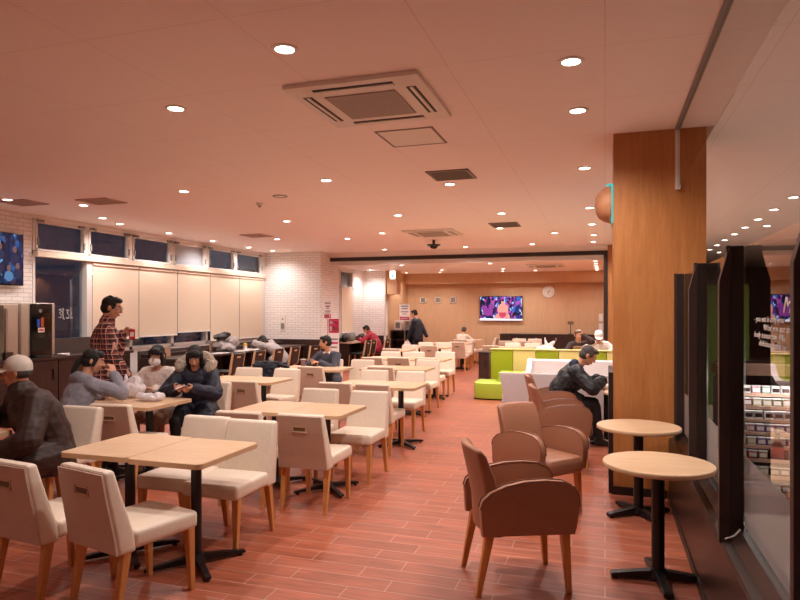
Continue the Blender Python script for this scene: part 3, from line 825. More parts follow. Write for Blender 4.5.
m_, nt_, b_, br_ = brickmat('grille_mesh', '#7a6c64', '#b5a69c', 'XY', .022, .022, .004, .4, .6, .02, 0)
M['grillmat'] = m_
cassette(-1.63, 4.42, CZ, .97, 'large square ceiling air conditioner nearest the front, with slatted intake grille')
cassette(-3.22, 12.2, CZ, 1.0, 'square ceiling air conditioner farther back above the aisle tables')
cassette(-1.5, 17.4, FZ, .95, 'square air conditioner in the far room ceiling')
def vent(x, y, w, d, label, m='grillmat'):
    t = thing('ceiling_vent', label, 'vent', (x, y, CZ))
    b = bm_new()
    for a in ((-w / 2, w / 2, -d / 2, -d / 2 + .03), (-w / 2, w / 2, d / 2 - .03, d / 2), (-w / 2, -w / 2 + .03, -d / 2, d / 2), (w / 2 - .03, w / 2, -d / 2, d / 2)): bx(b, *a, -.014, 0)
    obj('vent_frame', b, 'greygrill' if m == 'grillmat' else 'ventan', t)
    b = bm_new()
    n = 9
    for i in range(n):
        yy = -d / 2 + .03 + (d - .06) * (i + .5) / n
        add_box(b, (0, yy, -.008), (w - .06, .02, .004), Matrix.Rotation(0, 3, 'X'))
    obj('louvers', b, 'greygrill' if m == 'grillmat' else 'ventan', t)
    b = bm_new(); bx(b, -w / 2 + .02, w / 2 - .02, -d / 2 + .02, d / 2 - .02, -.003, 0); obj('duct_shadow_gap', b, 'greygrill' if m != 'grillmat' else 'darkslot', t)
vent(-1.66, 7.1, .48, .5, 'dark square ceiling vent just behind the large front air conditioner')
vent(-1.71, 11.5, .5, .6, 'dark ceiling vent farther back, near the black dome camera')
vent(-6.75, 7.3, .52, .42, 'tan ceiling vent above the coffee machine end, larger one', 'greygrill')
vent(-7.9, 7.05, .5, .42, 'tan ceiling vent in the corner above the wall television', 'greygrill')
vent(-6.8, 11.6, .5, .5, 'small tan ceiling vent above the window counter', 'greygrill')
t = thing('access_hatch', 'square ceiling access hatch beside the large front air conditioner', 'hatch', (-1.64, 5.47, CZ))
b = bm_new()
for a in ((-.26, .26, -.27, -.25), (-.26, .26, .25, .27), (-.26, -.24, -.27, .27), (.24, .26, -.27, .27)): bx(b, *a, -.006, 0)
obj('hatch_frame', b, 'greygrill', t)
b = bm_new(); bx(b, -.24, .24, -.25, .25, -.004, 0); obj('hatch_panel', b, 'plastic', t)
t = thing('smoke_detector', 'small round smoke detector on the ceiling', 'smoke detector', (-4.72, 8.13, CZ))
b = bm_new(); add_lathe(b, [(0, -.045), (.03, -.045), (.05, -.025), (.055, 0), (0, 0)], seg=24); obj('housing', b, 'plastic', t, True)
b = bm_new(); add_lathe(b, [(0, -.06), (.018, -.06), (.02, -.045), (0, -.045)], seg=16); obj('sensor', b, 'grey', t, True)
t = thing('ceiling_speaker', 'flat round ceiling speaker ring beside the smoke detector', 'speaker', (-4.17, 7.72, CZ))
b = bm_new(); add_lathe(b, [(.075, -.004), (.085, -.012), (.1, -.008), (.1, 0), (.075, 0)], seg=28); obj('ring', b, 'grey', t, True)
b = bm_new(); add_lathe(b, [(0, -.006), (.075, -.006), (.075, 0), (0, 0)], seg=24); obj('mesh', b, 'plastic', t, True)
t = thing('security_camera', 'black dome security camera hanging from the ceiling before the opening', 'camera', (-3.56, 13.53, CZ))
b = bm_new(); add_cone(b, (0, 0, -.1), (0, 0, 0), .03, .03, 14); add_lathe(b, [(0, -.13), (.13, -.13), (.15, -.1), (.05, -.09), (0, -.09)], seg=24); obj('mount', b, 'black', t, True)
b = bm_new(); add_lathe(b, [(0, -.2), (.05, -.19), (.08, -.16), (.09, -.13), (0, -.13)], seg=24); obj('dome', b, 'gloss', t, True)

# smoke curtain glass hanging from its ceiling track
t = thing('smoke_curtain', 'clear hanging smoke screen of glass in a ceiling track beside the pillar', 'smoke screen', (.587, 0, 0))
b = bm_new(); bx(b, -.022, .022, -2.9, 5.9, CZ - .02, CZ); obj('ceiling_track', b, 'grey', t)
b = bm_new(); bx(b, -.02, .02, 5.865, 5.9, 2.63, CZ - .02); obj('edge_holder', b, 'whiteframe', t)
b = bm_new(); bx(b, -.003, .003, -2.9, 5.865, 2.64, CZ - .02); obj('glass_sheet', b, 'glass', t)
# dome fixture and teal sign on the pillar side
t = thing('exit_sign', 'thin teal lit sign board on the side of the oak pillar', 'sign', (.07, 6.15, 0))
b = bm_new(); bx(b, -.016, 0, -.16, .16, 2.38, 2.72, .003); obj('housing', b, 'whiteframe', t)
b = bm_new(); bx(b, -.018, -.015, -.15, .15, 2.39, 2.71); obj('sign_face', b, 'teal', t)
b = bm_new(); bx(b, -.019, -.001, -.166, -.158, 2.385, 2.715); obj('lit_edge', b, 'teal', t)
b = bm_new(); bx(b, -.06, 0, -.15, -.12, 2.72, 2.735, .004); obj('bracket', b, 'teal', t)
t = thing('wall_lamp', 'tan half-dome fixture beside the teal sign on the pillar', 'wall lamp', (.052, 6.1, 2.56))
b = bm_new()
add_lathe(b, [(0, .14), (.07, .132), (.12, .108), (.152, .06), (.165, 0), (.165, -.002), (0, -.002)], seg=32, mat4=Matrix.Rotation(-PI / 2, 4, 'Y'))
obj('shell', b, 'terracotta', t, True)
b = bm_new(); add_lathe(b, [(.165, .002), (.170, .005), (.170, .014), (.165, .017)], (.0, 0, 0), 32, Matrix.Rotation(-PI / 2, 4, 'Y')); obj('rim', b, 'terracotta', t, True)
# ------------------------------------------------------------------ dining chairs
def make_chair(label):
    t = thing('dining_chair', label, 'chair', (0, 0, 0), 0, 'cream dining chairs at the wood tables')
    # seat cushion
    b = bm_new(); bx(b, -.215, .215, -.17, .25, .355, .45, .028, 3)
    for v in b.verts:
        if v.co.z > .44: v.co.z += .008 * (1 - (v.co.x / .215) ** 2)
    obj('seat', b, 'cream', t, True)
    # backrest: a tapered, leaning slab that wraps down behind the seat
    def slab(prof, wid):
        b = bm_new(); rows = []
        for (yr, yf, z), w in zip(prof, wid):
            rows.append([b.verts.new((x * w, y, z)) for y, x in ((yr, -1), (yr, 1), (yf, 1), (yf, -1))])
        for A, B in zip(rows, rows[1:]):
            for i in range(4): b.faces.new((A[i], A[(i + 1) % 4], B[(i + 1) % 4], B[i]))
        b.faces.new(rows[0]); b.faces.new(rows[-1])
        bmesh.ops.recalc_face_normals(b, faces=b.faces)
        return b
    b = slab([(-.262, -.155, .345), (-.277, -.168, .45), (-.318, -.235, .66), (-.338, -.272, .79)], [.218, .213, .203, .196])
    es = [e for e in b.edges]
    bmesh.ops.bevel(b, geom=[e for e in es if len(e.link_faces) == 2 and e.calc_face_angle(0) > .6], offset=.022, segments=3, profile=.6, affect='EDGES')
    obj('backrest', b, 'cream', t, True)
    # rear cover with the grip slot
    zs = [.352, .45, .648, .702, .775]; xs = [-1, -.31, .31, 1]
    def yr(z): return -.262 - .015 * min(1, (z - .345) / .105) - (.041 * (z - .45) / .21 if z > .45 else 0) if z < .66 else -.318 - .02 * (z - .66) / .13
    def wd(z): return .212 - .02 * (z - .352) / .43
    b = bm_new(); g = {}
    for k, off in enumerate((-.009, .004)):
        for i, z in enumerate(zs):
            for j, x in enumerate(xs): g[k, i, j] = b.verts.new((x * wd(z), yr(z) + off, z))
    hole = (2, 1)
    for i in range(4):
        for j in range(3):
            if (i, j) == hole: continue
            b.faces.new((g[0, i, j], g[0, i, j + 1], g[0, i + 1, j + 1], g[0, i + 1, j])); b.faces.new((g[1, i + 1, j], g[1, i + 1, j + 1], g[1, i, j + 1], g[1, i, j]))
    def wall(A, B): b.faces.new((g[0, *A], g[1, *A], g[1, *B], g[0, *B]))
    per = [(0, j) for j in range(4)] + [(i, 3) for i in range(1, 5)] + [(4, j) for j in (2, 1, 0)] + [(i, 0) for i in (3, 2, 1)]
    for A, B in zip(per, per[1:] + per[:1]): wall(A, B)
    hp = [(2, 1), (2, 2), (3, 2), (3, 1)]
    for A, B in zip(hp, hp[1:] + hp[:1]): wall(A, B)
    bmesh.ops.recalc_face_normals(b, faces=b.faces)
    bp = obj('back_cover', b, 'tan_back', t)
    b = bm_new()
    x1 = .31 * wd(.68)
    for (xa, xb, za, zb) in ((-x1, x1, .648, .655), (-x1, x1, .695, .702), (-x1, -x1 + .007, .648, .702), (x1 - .007, x1, .648, .702)): bx(b, xa, xb, -.3335, -.320, za, zb)
    obj('grip_frame', b, 'slot', bp)
    b = bm_new(); bx(b, -x1, x1, -.3215, -.314, .649, .701); obj('grip_recess', b, 'slot_dark', bp)
    for sx in (-1, 1):
        for fy in (0, 1):
            b = bm_new()
            if fy: a, c = (sx * .185, .205, .36), (sx * .188, .222, 0)
            else: a, c = (sx * .185, -.205, .35), (sx * .19, -.262, 0)
            q = [[b.verts.new((p[0] + dx * w, p[1] + dy * w, p[2])) for dx, dy in ((-1, -1), (1, -1), (1, 1), (-1, 1))] for p, w in ((a, .024), (c, .0145))]
            for i in range(4): b.faces.new((q[0][i], q[0][(i + 1) % 4], q[1][(i + 1) % 4], q[1][i]))
            b.faces.new(q[0]); b.faces.new(q[1]); bmesh.ops.recalc_face_normals(b, faces=b.faces)
            bmesh.ops.bevel(b, geom=list(b.edges), offset=.003, segments=1, affect='EDGES')
            obj('leg', b, 'honey', t)
    return t
_chair = None
def chair(x, y, rz, label):
    global _chair
    if _chair is None:
        _chair = make_chair(label); _chair.location = (x, y, 0); _chair.rotation_euler = (0, 0, math.radians(rz)); return _chair
    return dup(_chair, (x, y, 0), math.radians(rz), label)

# ------------------------------------------------------------------ square tables
def make_table(label):
    t = thing('square_table', label, 'table', (0, 0, 0), 0, 'square wood-topped tables')
    w, d = .258, .33
    def rr(w, d, r):
        o = []
        for cx, cy, a0 in ((w - r, d - r, 0), (-w + r, d - r, 90), (-w + r, -d + r, 180), (w - r, -d + r, 270)):
            for k in range(6):
                a = math.radians(a0 + 18 * k); o.append((cx + r * math.cos(a), cy + r * math.sin(a)))
        return o
    b = bm_new(); add_prism(b, rr(w, d, .04), .692, .7205, 'z'); top = obj('table_top', b, 'maple', t)
    b = bm_new()
    o1 = rr(w + .0025, d + .0025, .042); o2 = rr(w - .01, d - .01, .03)
    vs = [[b.verts.new((p[0], p[1], z)) for p in o] for o, z in ((o2, .690), (o1, .690), (o1, .7185), (o2, .7185))]
    n = len(o1)
    for A, B in zip(vs, vs[1:] + vs[:1]):
        for i in range(n): b.faces.new((A[i], A[(i + 1) % n], B[(i + 1) % n], B[i]))
    bmesh.ops.recalc_face_normals(b, faces=b.faces)
    obj('edge_band', b, 'edge', top)
    b = bm_new(); add_cone(b, (0, 0, .045), (0, 0, .69), .033, .033, 20); obj('pole', b, 'black', t, True)
    b = bm_new(); bx(b, -.13, .13, -.15, .15, .682, .690); obj('mounting_plate', b, 'black', t)
    bs = bm_new(); add_cone(bs, (0, 0, .03), (0, 0, .075), .06, .042, 20)
    base = obj('base_hub', bs, 'black', t, True)
    for k in range(4):
        a = k * PI / 2 + math.radians(48 if k % 2 else 50); L = .315
        b = bm_new()
        add_prism(b, [(.03, .018), (.03, .066), (L - .02, .036), (L, .030), (L, .016)], -.024, .024, 'y', .004)
        for v in b.verts: v.co.y *= 1 - .25 * v.co.x / L
        bmesh.ops.rotate(b, cent=(0, 0, 0), matrix=Matrix.Rotation(a, 3, 'Z'), verts=b.verts)
        f = obj('foot', b, 'black', t)
        b = bm_new(); add_cone(b, ((L - .03) * math.cos(a), (L - .03) * math.sin(a), 0), ((L - .03) * math.cos(a), (L - .03) * math.sin(a), .017), .016, .013, 12); obj('glide', b, 'black', f)
    return t
_table = None
def table(x, y, label, rz=0):
    global _table
    if _table is None:
        _table = make_table(label); _table.location = (x, y, 0); return _table
    return dup(_table, (x, y, 0), math.radians(rz), label)

# name of each group, halves [(x, y)], chairs near (backs to the camera), chairs far
ROWS = [
    ('nearest aisle table pair', [(-2.46, 3.46), (-2.985, 3.48)], [(-2.5, 2.97, -14), (-3.03, 2.95, -8)], [(-2.5, 3.9, 180), (-2.92, 3.95, 180)]),
    ('second aisle table pair', [(-2.37, 5.26), (-2.895, 5.27)], [(-2.28, 4.86, 0), (-2.84, 4.84, 3)], [(-2.27, 5.78, 180), (-2.83, 5.82, 180)]),
    ('third aisle table pair', [(-2.32, 7.28), (-2.845, 7.28)], [(-2.46, 6.98, 0), (-2.92, 7.0, 0)], [(-2.49, 7.96, 180), (-3.02, 7.98, 180)]),
    ('fourth aisle table pair', [(-2.8, 9.45), (-3.325, 9.44)], [(-3.12, 9.12, 0)], [(-2.82, 10.0, 178)]),
    ('fifth aisle table row', [(-2.98, 11.4), (-3.505, 11.4), (-4.03, 11.4)], [(-2.95, 11.0, 0), (-3.44, 10.95, 0), (-3.9, 10.86, 0)], [(-3.03, 12.12, 180), (-3.6, 11.92, 180), (-4.08, 11.84, 180)]),
    ('sixth aisle table', [(-4.42, 13.88)], [(-4.4, 13.42, 0)], [(-4.45, 14.4, 180)]),
    ('seventh aisle table pair', [(-3.85, 15.2), (-4.375, 15.2)], [(-3.93, 14.82, 0)], [(-3.94, 15.72, 180), (-4.43, 15.74, 180)]),
    ('eighth aisle table pair', [(-3.75, 17.2), (-4.275, 17.2)], [(-3.7, 16.8, 0)], [(-3.8, 17.72, 180)]),
    ('inner table pair beside the man in the cap', [(-4.41, 3.3), (-4.935, 3.3)], [], [(-4.24, 4.06, 180)]),
    ('table pair of the three girls', [(-4.2, 5.16), (-4.725, 5.16)], [(-4.12, 4.84, 4)], [(-4.27, 6.06, 178), (-4.78, 6.05, 180)]),
    ('inner table pair behind the navy parka', [(-4.16, 7.27), (-4.685, 7.27)], [(-4.02, 6.83, 0)], [(-4.26, 7.76, 176), (-4.85, 7.78, 182)]),
    ('table pair of the man in the sweater', [(-4.02, 9.05), (-4.545, 9.05)], [(-4.1, 8.82, 0), (-4.78, 8.72, 2)], [(-3.84, 9.66, 180)]),
    ('far table by the standing figure of the far wall', [(-3.85, 19.4)], [(-3.9, 18.95, 0)], [(-3.45, 19.42, 90)]),
    ('far table behind the brown end cabinet', [(-2.4, 15.7), (-1.875, 15.7)], [(-2.55, 15.25, 0)], [(-2.25, 16.2, 180), (-1.75, 16.2, 180)]),
    ('far table below the wall television', [(-2.6, 18.2), (-2.075, 18.2)], [(-2.55, 17.75, 0), (-2.05, 17.75, 0)], [(-2.4, 18.68, 180), (-1.95, 18.68, 180)]),
]
for nm, halves, near, farc in ROWS:
    for i, (x, y) in enumerate(halves):
        lb = 'wood-topped square table, '
        if len(halves) == 1: lb += nm
        elif len(halves) == 2: lb += ('aisle half of the ' if i == 0 else 'window half of the ') + nm
        else: lb += ('aisle', 'middle', 'window')[i] + ' one of the ' + nm
        table(x, y, lb)
    for side, cs in (('near', near), ('far', farc)):
        for i, (x, y, rz) in enumerate(cs):
            e = '' if len(cs) == 1 else (', aisle end' if i == 0 else (', window end' if i == len(cs) - 1 else ', middle'))
            chair(x, y, rz, 'cream chair %s side%s, %s' % (side, e, nm))
chair(-4.78, 4.66, -18, 'cream chair under the girl in the grey hoodie')
chair(-4.38, 6.06, 184, 'cream chair under the woman in the navy parka') if False else None
chair(-4.4, 9.66, 180, 'cream chair under the seated man in the slate sweater')
chair(-3.95, 18.3, 0, 'cream chair under the far person in the oat shirt')

# ------------------------------------------------------------------ brown armchairs
def make_armchair(label):
    t = thing('armchair', label, 'armchair', (0, 0, 0), 0, 'brown armchairs by the glass partition')
    b = bm_new(); bx(b, -.20, .20, -.20, .29, .33, .455, .045, 4)
    for v in b.verts:
        if v.co.z > .44: v.co.z += .014 * (1 - (v.co.x / .2) ** 2)
    obj('seat', b, 'brownle', t, True)
    b = bm_new(); rows = []
    prof = [(-.275, -.175, .33), (-.285, -.19, .5), (-.315, -.225, .66), (-.345, -.275, .79), (-.352, -.305, .825)]
    nx = 10
    for (yr, yf, z) in prof:
        F, R = [], []
        for i in range(nx + 1):
            x = -.205 + .41 * i / nx; cv = .05 * (x / .205) ** 2
            F.append(b.verts.new((x, yf + cv * .6, z - .012 * (x / .205) ** 4))); R.append(b.verts.new((x, yr + cv, z - .012 * (x / .205) ** 4)))
        rows.append(F + R[::-1])
    n = len(rows[0])
    for A, B in zip(rows, rows[1:]):
        for i in range(n): b.faces.new((A[i], A[(i + 1) % n], B[(i + 1) % n], B[i]))
    for rw in (rows[0], rows[-1]):
        for i in range(nx): b.faces.new((rw[i], rw[i + 1], rw[n - 2 - i], rw[n - 1 - i]))
    bmesh.ops.recalc_face_normals(b, faces=b.faces)
    bmesh.ops.bevel(b, geom=[e for e in b.edges if e.calc_face_angle(0) > .8], offset=.018, segments=3, profile=.6, affect='EDGES')
    obj('backrest', b, 'brownle', t, True)
    out = [(-.285, .345), (-.295, .50), (-.28, .545), (-.235, .585), (-.15, .622), (-.04, .645), (.08, .650), (.18, .640), (.24, .612), (.268, .565), (.272, .50), (.262, .42), (.246, .345)]
    for sx in (-1, 1):
        b = bm_new(); add_prism(b, out, sx * .20, sx * .265, 'x', .016)
        a = obj('armrest', b, 'brownle', t, True)
        for xx in (.205, .26):
            b = bm_new(); add_tube(b, [(sx * xx, p[0] * 1.0, p[1] + .001) for p in out[1:11]], .004, 6); obj('piping', b, 'brownpipe', a, True)
    for sx in (-1, 1):
        for fy in (0, 1):
            b = bm_new()
            a, c = ((sx * .205, .20, .36), (sx * .212, .225, 0)) if fy else ((sx * .205, -.23, .36), (sx * .215, -.30, 0))
            q = [[b.verts.new((p[0] + dx * w, p[1] + dy * w, p[2])) for dx, dy in ((-1, -1), (1, -1), (1, 1), (-1, 1))] for p, w in ((a, .026), (c, .015))]
            for i in range(4): b.faces.new((q[0][i], q[0][(i + 1) % 4], q[1][(i + 1) % 4], q[1][i]))
            b.faces.new(q[0]); b.faces.new(q[1]); bmesh.ops.recalc_face_normals(b, faces=b.faces)
            bmesh.ops.bevel(b, geom=list(b.edges), offset=.004, segments=1, affect='EDGES')
            obj('leg', b, 'honey', t)
    return t
_arm = None
for x, y, rz, lb in [(-.485, 3.86, -67, 'brown armchair with wooden legs nearest the front, by the first round table'), (-.50, 5.28, -130, 'brown armchair turned towards the glass, second from the front'),
                     (-.43, 6.9, -80, 'brown armchair third from the front, in front of the writing person'), (-.60, 8.0, -84, 'brown armchair under the person in the black jacket')]:
    if _arm is None: _arm = make_armchair(lb); _arm.location = (x, y, 0); _arm.rotation_euler = (0, 0, math.radians(rz))
    else: dup(_arm, (x, y, 0), math.radians(rz), lb)

# ------------------------------------------------------------------ round tables
def make_round(label):
    t = thing('round_table', label, 'table', (0, 0, 0), 0, 'round pedestal tables along the glass partition')
    b = bm_new(); add_lathe(b, [(0, .672), (.29, .672), (.308, .676), (.312, .682), (.312, .697), (.309, .7), (0, .7)], seg=64)
    top = obj('table_top', b, 'maple', t, True)
    b = bm_new(); add_lathe(b, [(.308, .6725), (.3135, .676), (.3145, .681), (.3145, .694), (.3115, .6985)], seg=64); obj('edge_band', b, 'edge', top, True)
    b = bm_new(); add_cone(b, (0, 0, .04), (0, 0, .672), .037, .037, 24); obj('pole', b, 'black', t, True)
    b = bm_new(); add_lathe(b, [(0, .655), (.13, .655), (.13, .672), (0, .672)], seg=24); obj('mounting_plate', b, 'black', t, True)
    b = bm_new(); add_cone(b, (0, 0, .02), (0, 0, .075), .055, .045, 20); obj('base_hub', b, 'black', t, True)
    for k in range(4):
        a = math.radians(8) + k * PI / 2; L = .27
        b = bm_new(); add_prism(b, [(.02, .012), (.02, .068), (L - .02, .04), (L, .034), (L, .01)], -.026, .026, 'y', .005)
        bmesh.ops.rotate(b, cent=(0, 0, 0), matrix=Matrix.Rotation(a, 3, 'Z'), verts=b.verts)
        f = obj('foot', b, 'black', t)
        b = bm_new(); add_cone(b, ((L - .03) * math.cos(a), (L - .03) * math.sin(a), 0), ((L - .03) * math.cos(a), (L - .03) * math.sin(a), .012), .016, .014, 12); obj('glide', b, 'black', f)
    return t
_rt = None
for x, y, rz, lb in [(.30, 4.09, 0, 'round wood-topped table nearest the front, beside the low brown ledge'), (.25, 5.36, 25, 'round wood-topped table in front of the oak pillar'),
                     (.30, 7.55, 10, 'round wood-topped table half hidden behind the pillar'), (.02, 8.2, 40, 'round wood-topped table with the sheet of paper, before the writing person')]:
    if _rt is None: _rt = make_round(lb); _rt.location = (x, y, 0)
    else: dup(_rt, (x, y, 0), math.radians(rz), lb)
b = bm_new(); bx(b, -.14, .16, -.11, .11, .7005, .702); o = obj('sheet_of_paper', b, 'paper', None, loc=(.0, 8.2, 0), rz=.1); tag(o, 'white sheet of paper on the round table under the writing hand', 'paper')

# ------------------------------------------------------------------ grey benches, lime seats, coloured partition
def bench(x, y, rz, w, label, m1='sofa', h=.74):
    t = thing('bench_sofa', label, 'sofa', (x, y, 0), rz)
    b = bm_new(); add_prism(b, [(-.02, 0), (-.10, h - .03), (-.09, h), (.03, h), (.06, h - .02), (.13, .40), (.13, 0)], 0, w, 'x', .012)
    if rz == 0:
        for v in b.verts:
            if v.co.x < .1: v.co.x += (h - v.co.z) * .16
    obj('backrest', b, m1, t, True)
    b = bm_new(); bx(b, .0, w, .1, .62, .06, .33, .01); obj('base', b, 'sofa', t, True)
    n = max(1, round(w / .75))
    for k in range(n):
        b = bm_new(); bx(b, k * w / n + .004, (k + 1) * w / n - .004, .12, .64, .33, .43, .03, 3); obj('seat_cushion', b, 'sofaseat', t, True)
    return t
bench(-1.40, 8.98, 0, 2.6, 'grey lilac bench with its back to the front, beside the brown armchairs')
t = bench(.25, 11.35, PI, 1.5, 'pale grey bench facing the front, before the green and yellow partition', 'sofaseat', .76)
b = bm_new(); add_prism(b, [(-.06, 0), (-.06, .7), (.0, .78), (.1, .78), (.2, .68), (.3, .6), (.62, .56), (.64, .0)], 1.44, 1.54, 'x', .03); obj('side_arm', b, 'sofaseat', t, True)
t = thing('lime_seat', 'lime green low corner seat with a raised back block at the aisle', 'seat', (-2.3, 11.42, 0))
b = bm_new(); add_prism(b, [(0, .25), (.05, .06), (.2, 0), (1.0, 0), (1.0, .75), (0, .75)], .02, .30, 'z', .025); obj('seat_block', b, 'lime', t, True)
b = bm_new(); bx(b, .42, 1.0, .38, .75, .29, .47, .025, 3); obj('back_block', b, 'lime', t, True)
b = bm_new(); bx(b, .04, .98, .06, .73, 0, .03); obj('plinth', b, 'darkflat', t)
t = thing('partition', 'low partition with lime and pale yellow upholstered squares behind the grey benches', 'partition', (-2.12, 12.4, 0))
b = bm_new(); bx(b, 0, 2.57, .05, .18, 0, .85, .01); obj('core', b, 'yellow', t)
for k in range(6):
    w = .43
    if k == 0:
        b = bm_new(); bx(b, k * w + .003, k * w + w - .003, 0, .08, .05, .84, .015, 3); obj('padded_square', b, 'limed', t, True)
    else:
        b = bm_new(); bx(b, k * w + .003, k * w + w - .003, 0, .08, .50 if k % 2 == 0 else .05, .84, .015, 3); obj('padded_square', b, 'limed' if k % 2 == 0 else 'yellow', t, True)
        if k % 2 == 0:
            b = bm_new(); bx(b, k * w + .003, k * w + w - .003, 0, .08, .05, .495, .015, 3); obj('padded_square', b, 'yellow', t, True)
b = bm_new(); bx(b, -.01, 2.58, -.01, .19, .85, .87, .004); obj('top_rail', b, 'yellow', t)
t = thing('end_cabinet', 'dark brown low cabinet at the aisle end of the coloured partition', 'cabinet', (-2.70, 14.2, 0))
b = bm_new(); bx(b, 0, .23, 0, .5, 0, .66, .006); obj('carcass', b, 'dark', t)
b = bm_new(); bx(b, .015, .215, -.014, 0, .06, .64, .003); d = obj('door', b, 'dark', t)
b = bm_new(); bx(b, .17, .185, -.03, -.014, .36, .5, .004); obj('handle', b, 'bronze', d)
b = bm_new(); bx(b, -.01, .24, -.02, .51, .66, .68, .004); obj('worktop', b, 'dark', t)
b = bm_new(); add_cone(b, (.14, .2, .68), (.14, .2, 1.1), .008, .008, 8); obj('rod', b, 'silver', t)

# ------------------------------------------------------------------ glass partition on the dark ledge
GX = .62
t = thing('glass_partition', 'dark brown ledge with braced posts and tall clear glass panes beside the round tables', 'partition', (0, 0, 0))
b = bm_new(); add_prism(b, [(.515, 0), (.515, .505), (.525, .52), (.56, .53), (.60, .575), (.66, .575), (.70, .52), (.70, 0)], -1.6, 5.89, 'y'); obj('ledge', b, 'darkx', t)
b = bm_new(); bx(b, .507, .515, -1.6, 5.89, 0, .06); obj('kick_strip', b, 'bronze', t)
PY = [-.1, 1.02, 2.11, 3.36, 4.5, 5.72]
for y in PY:
    b = bm_new(); bx(b, .562, .616, y - .035, y + .035, .53, 1.905, .003); p = obj('post', b, 'bronze', t)
    b = bm_new(); add_prism(b, [(.512, .51), (.512, 1.74), (.555, 1.90), (.562, 1.90), (.562, .53)] if y < 5 else [(.55, .525), (.55, 1.90), (.562, 1.90), (.562, .53)], y - .03, y + .01, 'y', .003); obj('brace_plate', b, 'darkflat', p)
    b = bm_new(); bx(b, .545, .565, y - .02, y + .038, .54, 1.908); obj('cover_strip', b, 'bronze', p)
def dotmat():
    m, nt, bb = newmat('frosted_dot_film')
    out = nt.nodes['Material Output']
    bb.inputs['Base Color'].default_value = lin('#a8a09e'); bb.inputs['Roughness'].default_value = .5
    tr = N(nt, 'ShaderNodeBsdfTransparent'); mx = N(nt, 'ShaderNodeMixShader')
    tc = N(nt, 'ShaderNodeTexCoord'); mp = N(nt, 'ShaderNodeMapping', Scale=(1, 100, 100)); mp.inputs['Rotation'].default_value = (PI / 4, 0, 0)
    nt.links.new(tc.outputs['Object'], mp.inputs[0])
    fr = N(nt, 'ShaderNodeVectorMath', operation='FRACTION'); nt.links.new(mp.outputs[0], fr.inputs[0])
    ds = N(nt, 'ShaderNodeSeparateXYZ'); nt.links.new(fr.outputs[0], ds.inputs[0])
    cx = N(nt, 'ShaderNodeCombineXYZ'); nt.links.new(ds.outputs[1], cx.inputs[0]); nt.links.new(ds.outputs[2], cx.inputs[1])
    dd = N(nt, 'ShaderNodeVectorMath', operation='DISTANCE'); dd.inputs[1].default_value = (.5, .5, 0); nt.links.new(cx.outputs[0], dd.inputs[0])
    lt = N(nt, 'ShaderNodeMath', operation='LESS_THAN'); lt.inputs[1].default_value = .47; nt.links.new(dd.outputs['Value'], lt.inputs[0])
    mr = N(nt, 'ShaderNodeMapRange'); mr.inputs['To Min'].default_value = .1; mr.inputs['To Max'].default_value = .52; nt.links.new(lt.outputs[0], mr.inputs['Value'])
    nt.links.new(mr.outputs[0], mx.inputs[0]); nt.links.new(tr.outputs[0], mx.inputs[1]); nt.links.new(bb.outputs[0], mx.inputs[2])
    nt.links.new(mx.outputs[0], out.inputs['Surface'])
    return m
M['dots'] = dotmat()
M['vinyl'] = mat('white_vinyl_lettering', '#f4efe9', .6)
def text_obj(txt, size, m, parent, loc, rot, shear=.3, name='lettering', ext=.0008, align='LEFT', space=1):
    c = bpy.data.curves.new('lettering', 'FONT'); c.body = txt; c.size = size; c.shear = shear; c.extrude = ext; c.align_x = align; c.space_character = space
    o = bpy.data.objects.new('tmp', c); COL.objects.link(o)
    dg = bpy.context.evaluated_depsgraph_get(); dg.update()
    me = bpy.data.meshes.new_from_object(o.evaluated_get(dg)); bpy.data.objects.remove(o)
    me.materials.clear(); me.materials.append(M[m])
    q = bpy.data.objects.new(name, me); COL.objects.link(q); q.parent = parent; q.location = loc; q.rotation_euler = rot; q.scale = (1.75, 1, 1)
    return q
ends = [-1.5] + PY + [5.89]
for i in range(len(ends) - 1):
    y0, y1 = ends[i], ends[i + 1]
    if y1 - y0 < .3: continue
    b = bm_new(); bx(b, GX, GX + .008, y0 + .002, y1 - .002, .575, 1.90); g = obj('glass_pane', b, 'glass', t)
    b = bm_new(); bx(b, GX - .0015, GX - .0005, y0 + .03, y1 - .03, .60, .93); obj('frosted_band', b, 'dots', g)
    if 2 <= i <= 2 or i == 3:
        pass
    if abs(y0 - 2.11) < .01:
        # script lettering on the pane, read from the café side
        R = (PI / 2, 0, -PI / 2)
        for txt, z, yy, sz in (('Meal', 1.593, 2.66, .085), ('- you eat is only you', 1.556, 3.13, .034), ('What you eat to', 1.522, 2.96, .034), ('body tomorrow. We', 1.489, 3.13, .034), ('delicious foods to', 1.456, 3.04, .034)):
            text_obj(txt, sz, 'vinyl', g, (GX - .001, yy, z), R, .35)
b = bm_new(); add_tube(b, [(.535, 3.315, .535), (.548, 3.305, .545), (.555, 3.32, .54), (.575, 3.31, .555), (.60, 3.315, .585)], .004, 6)
tag(obj('sealant_strip', b, 'white', None, True), 'thin white ragged strip at the foot of a glass partition post', 'strip')

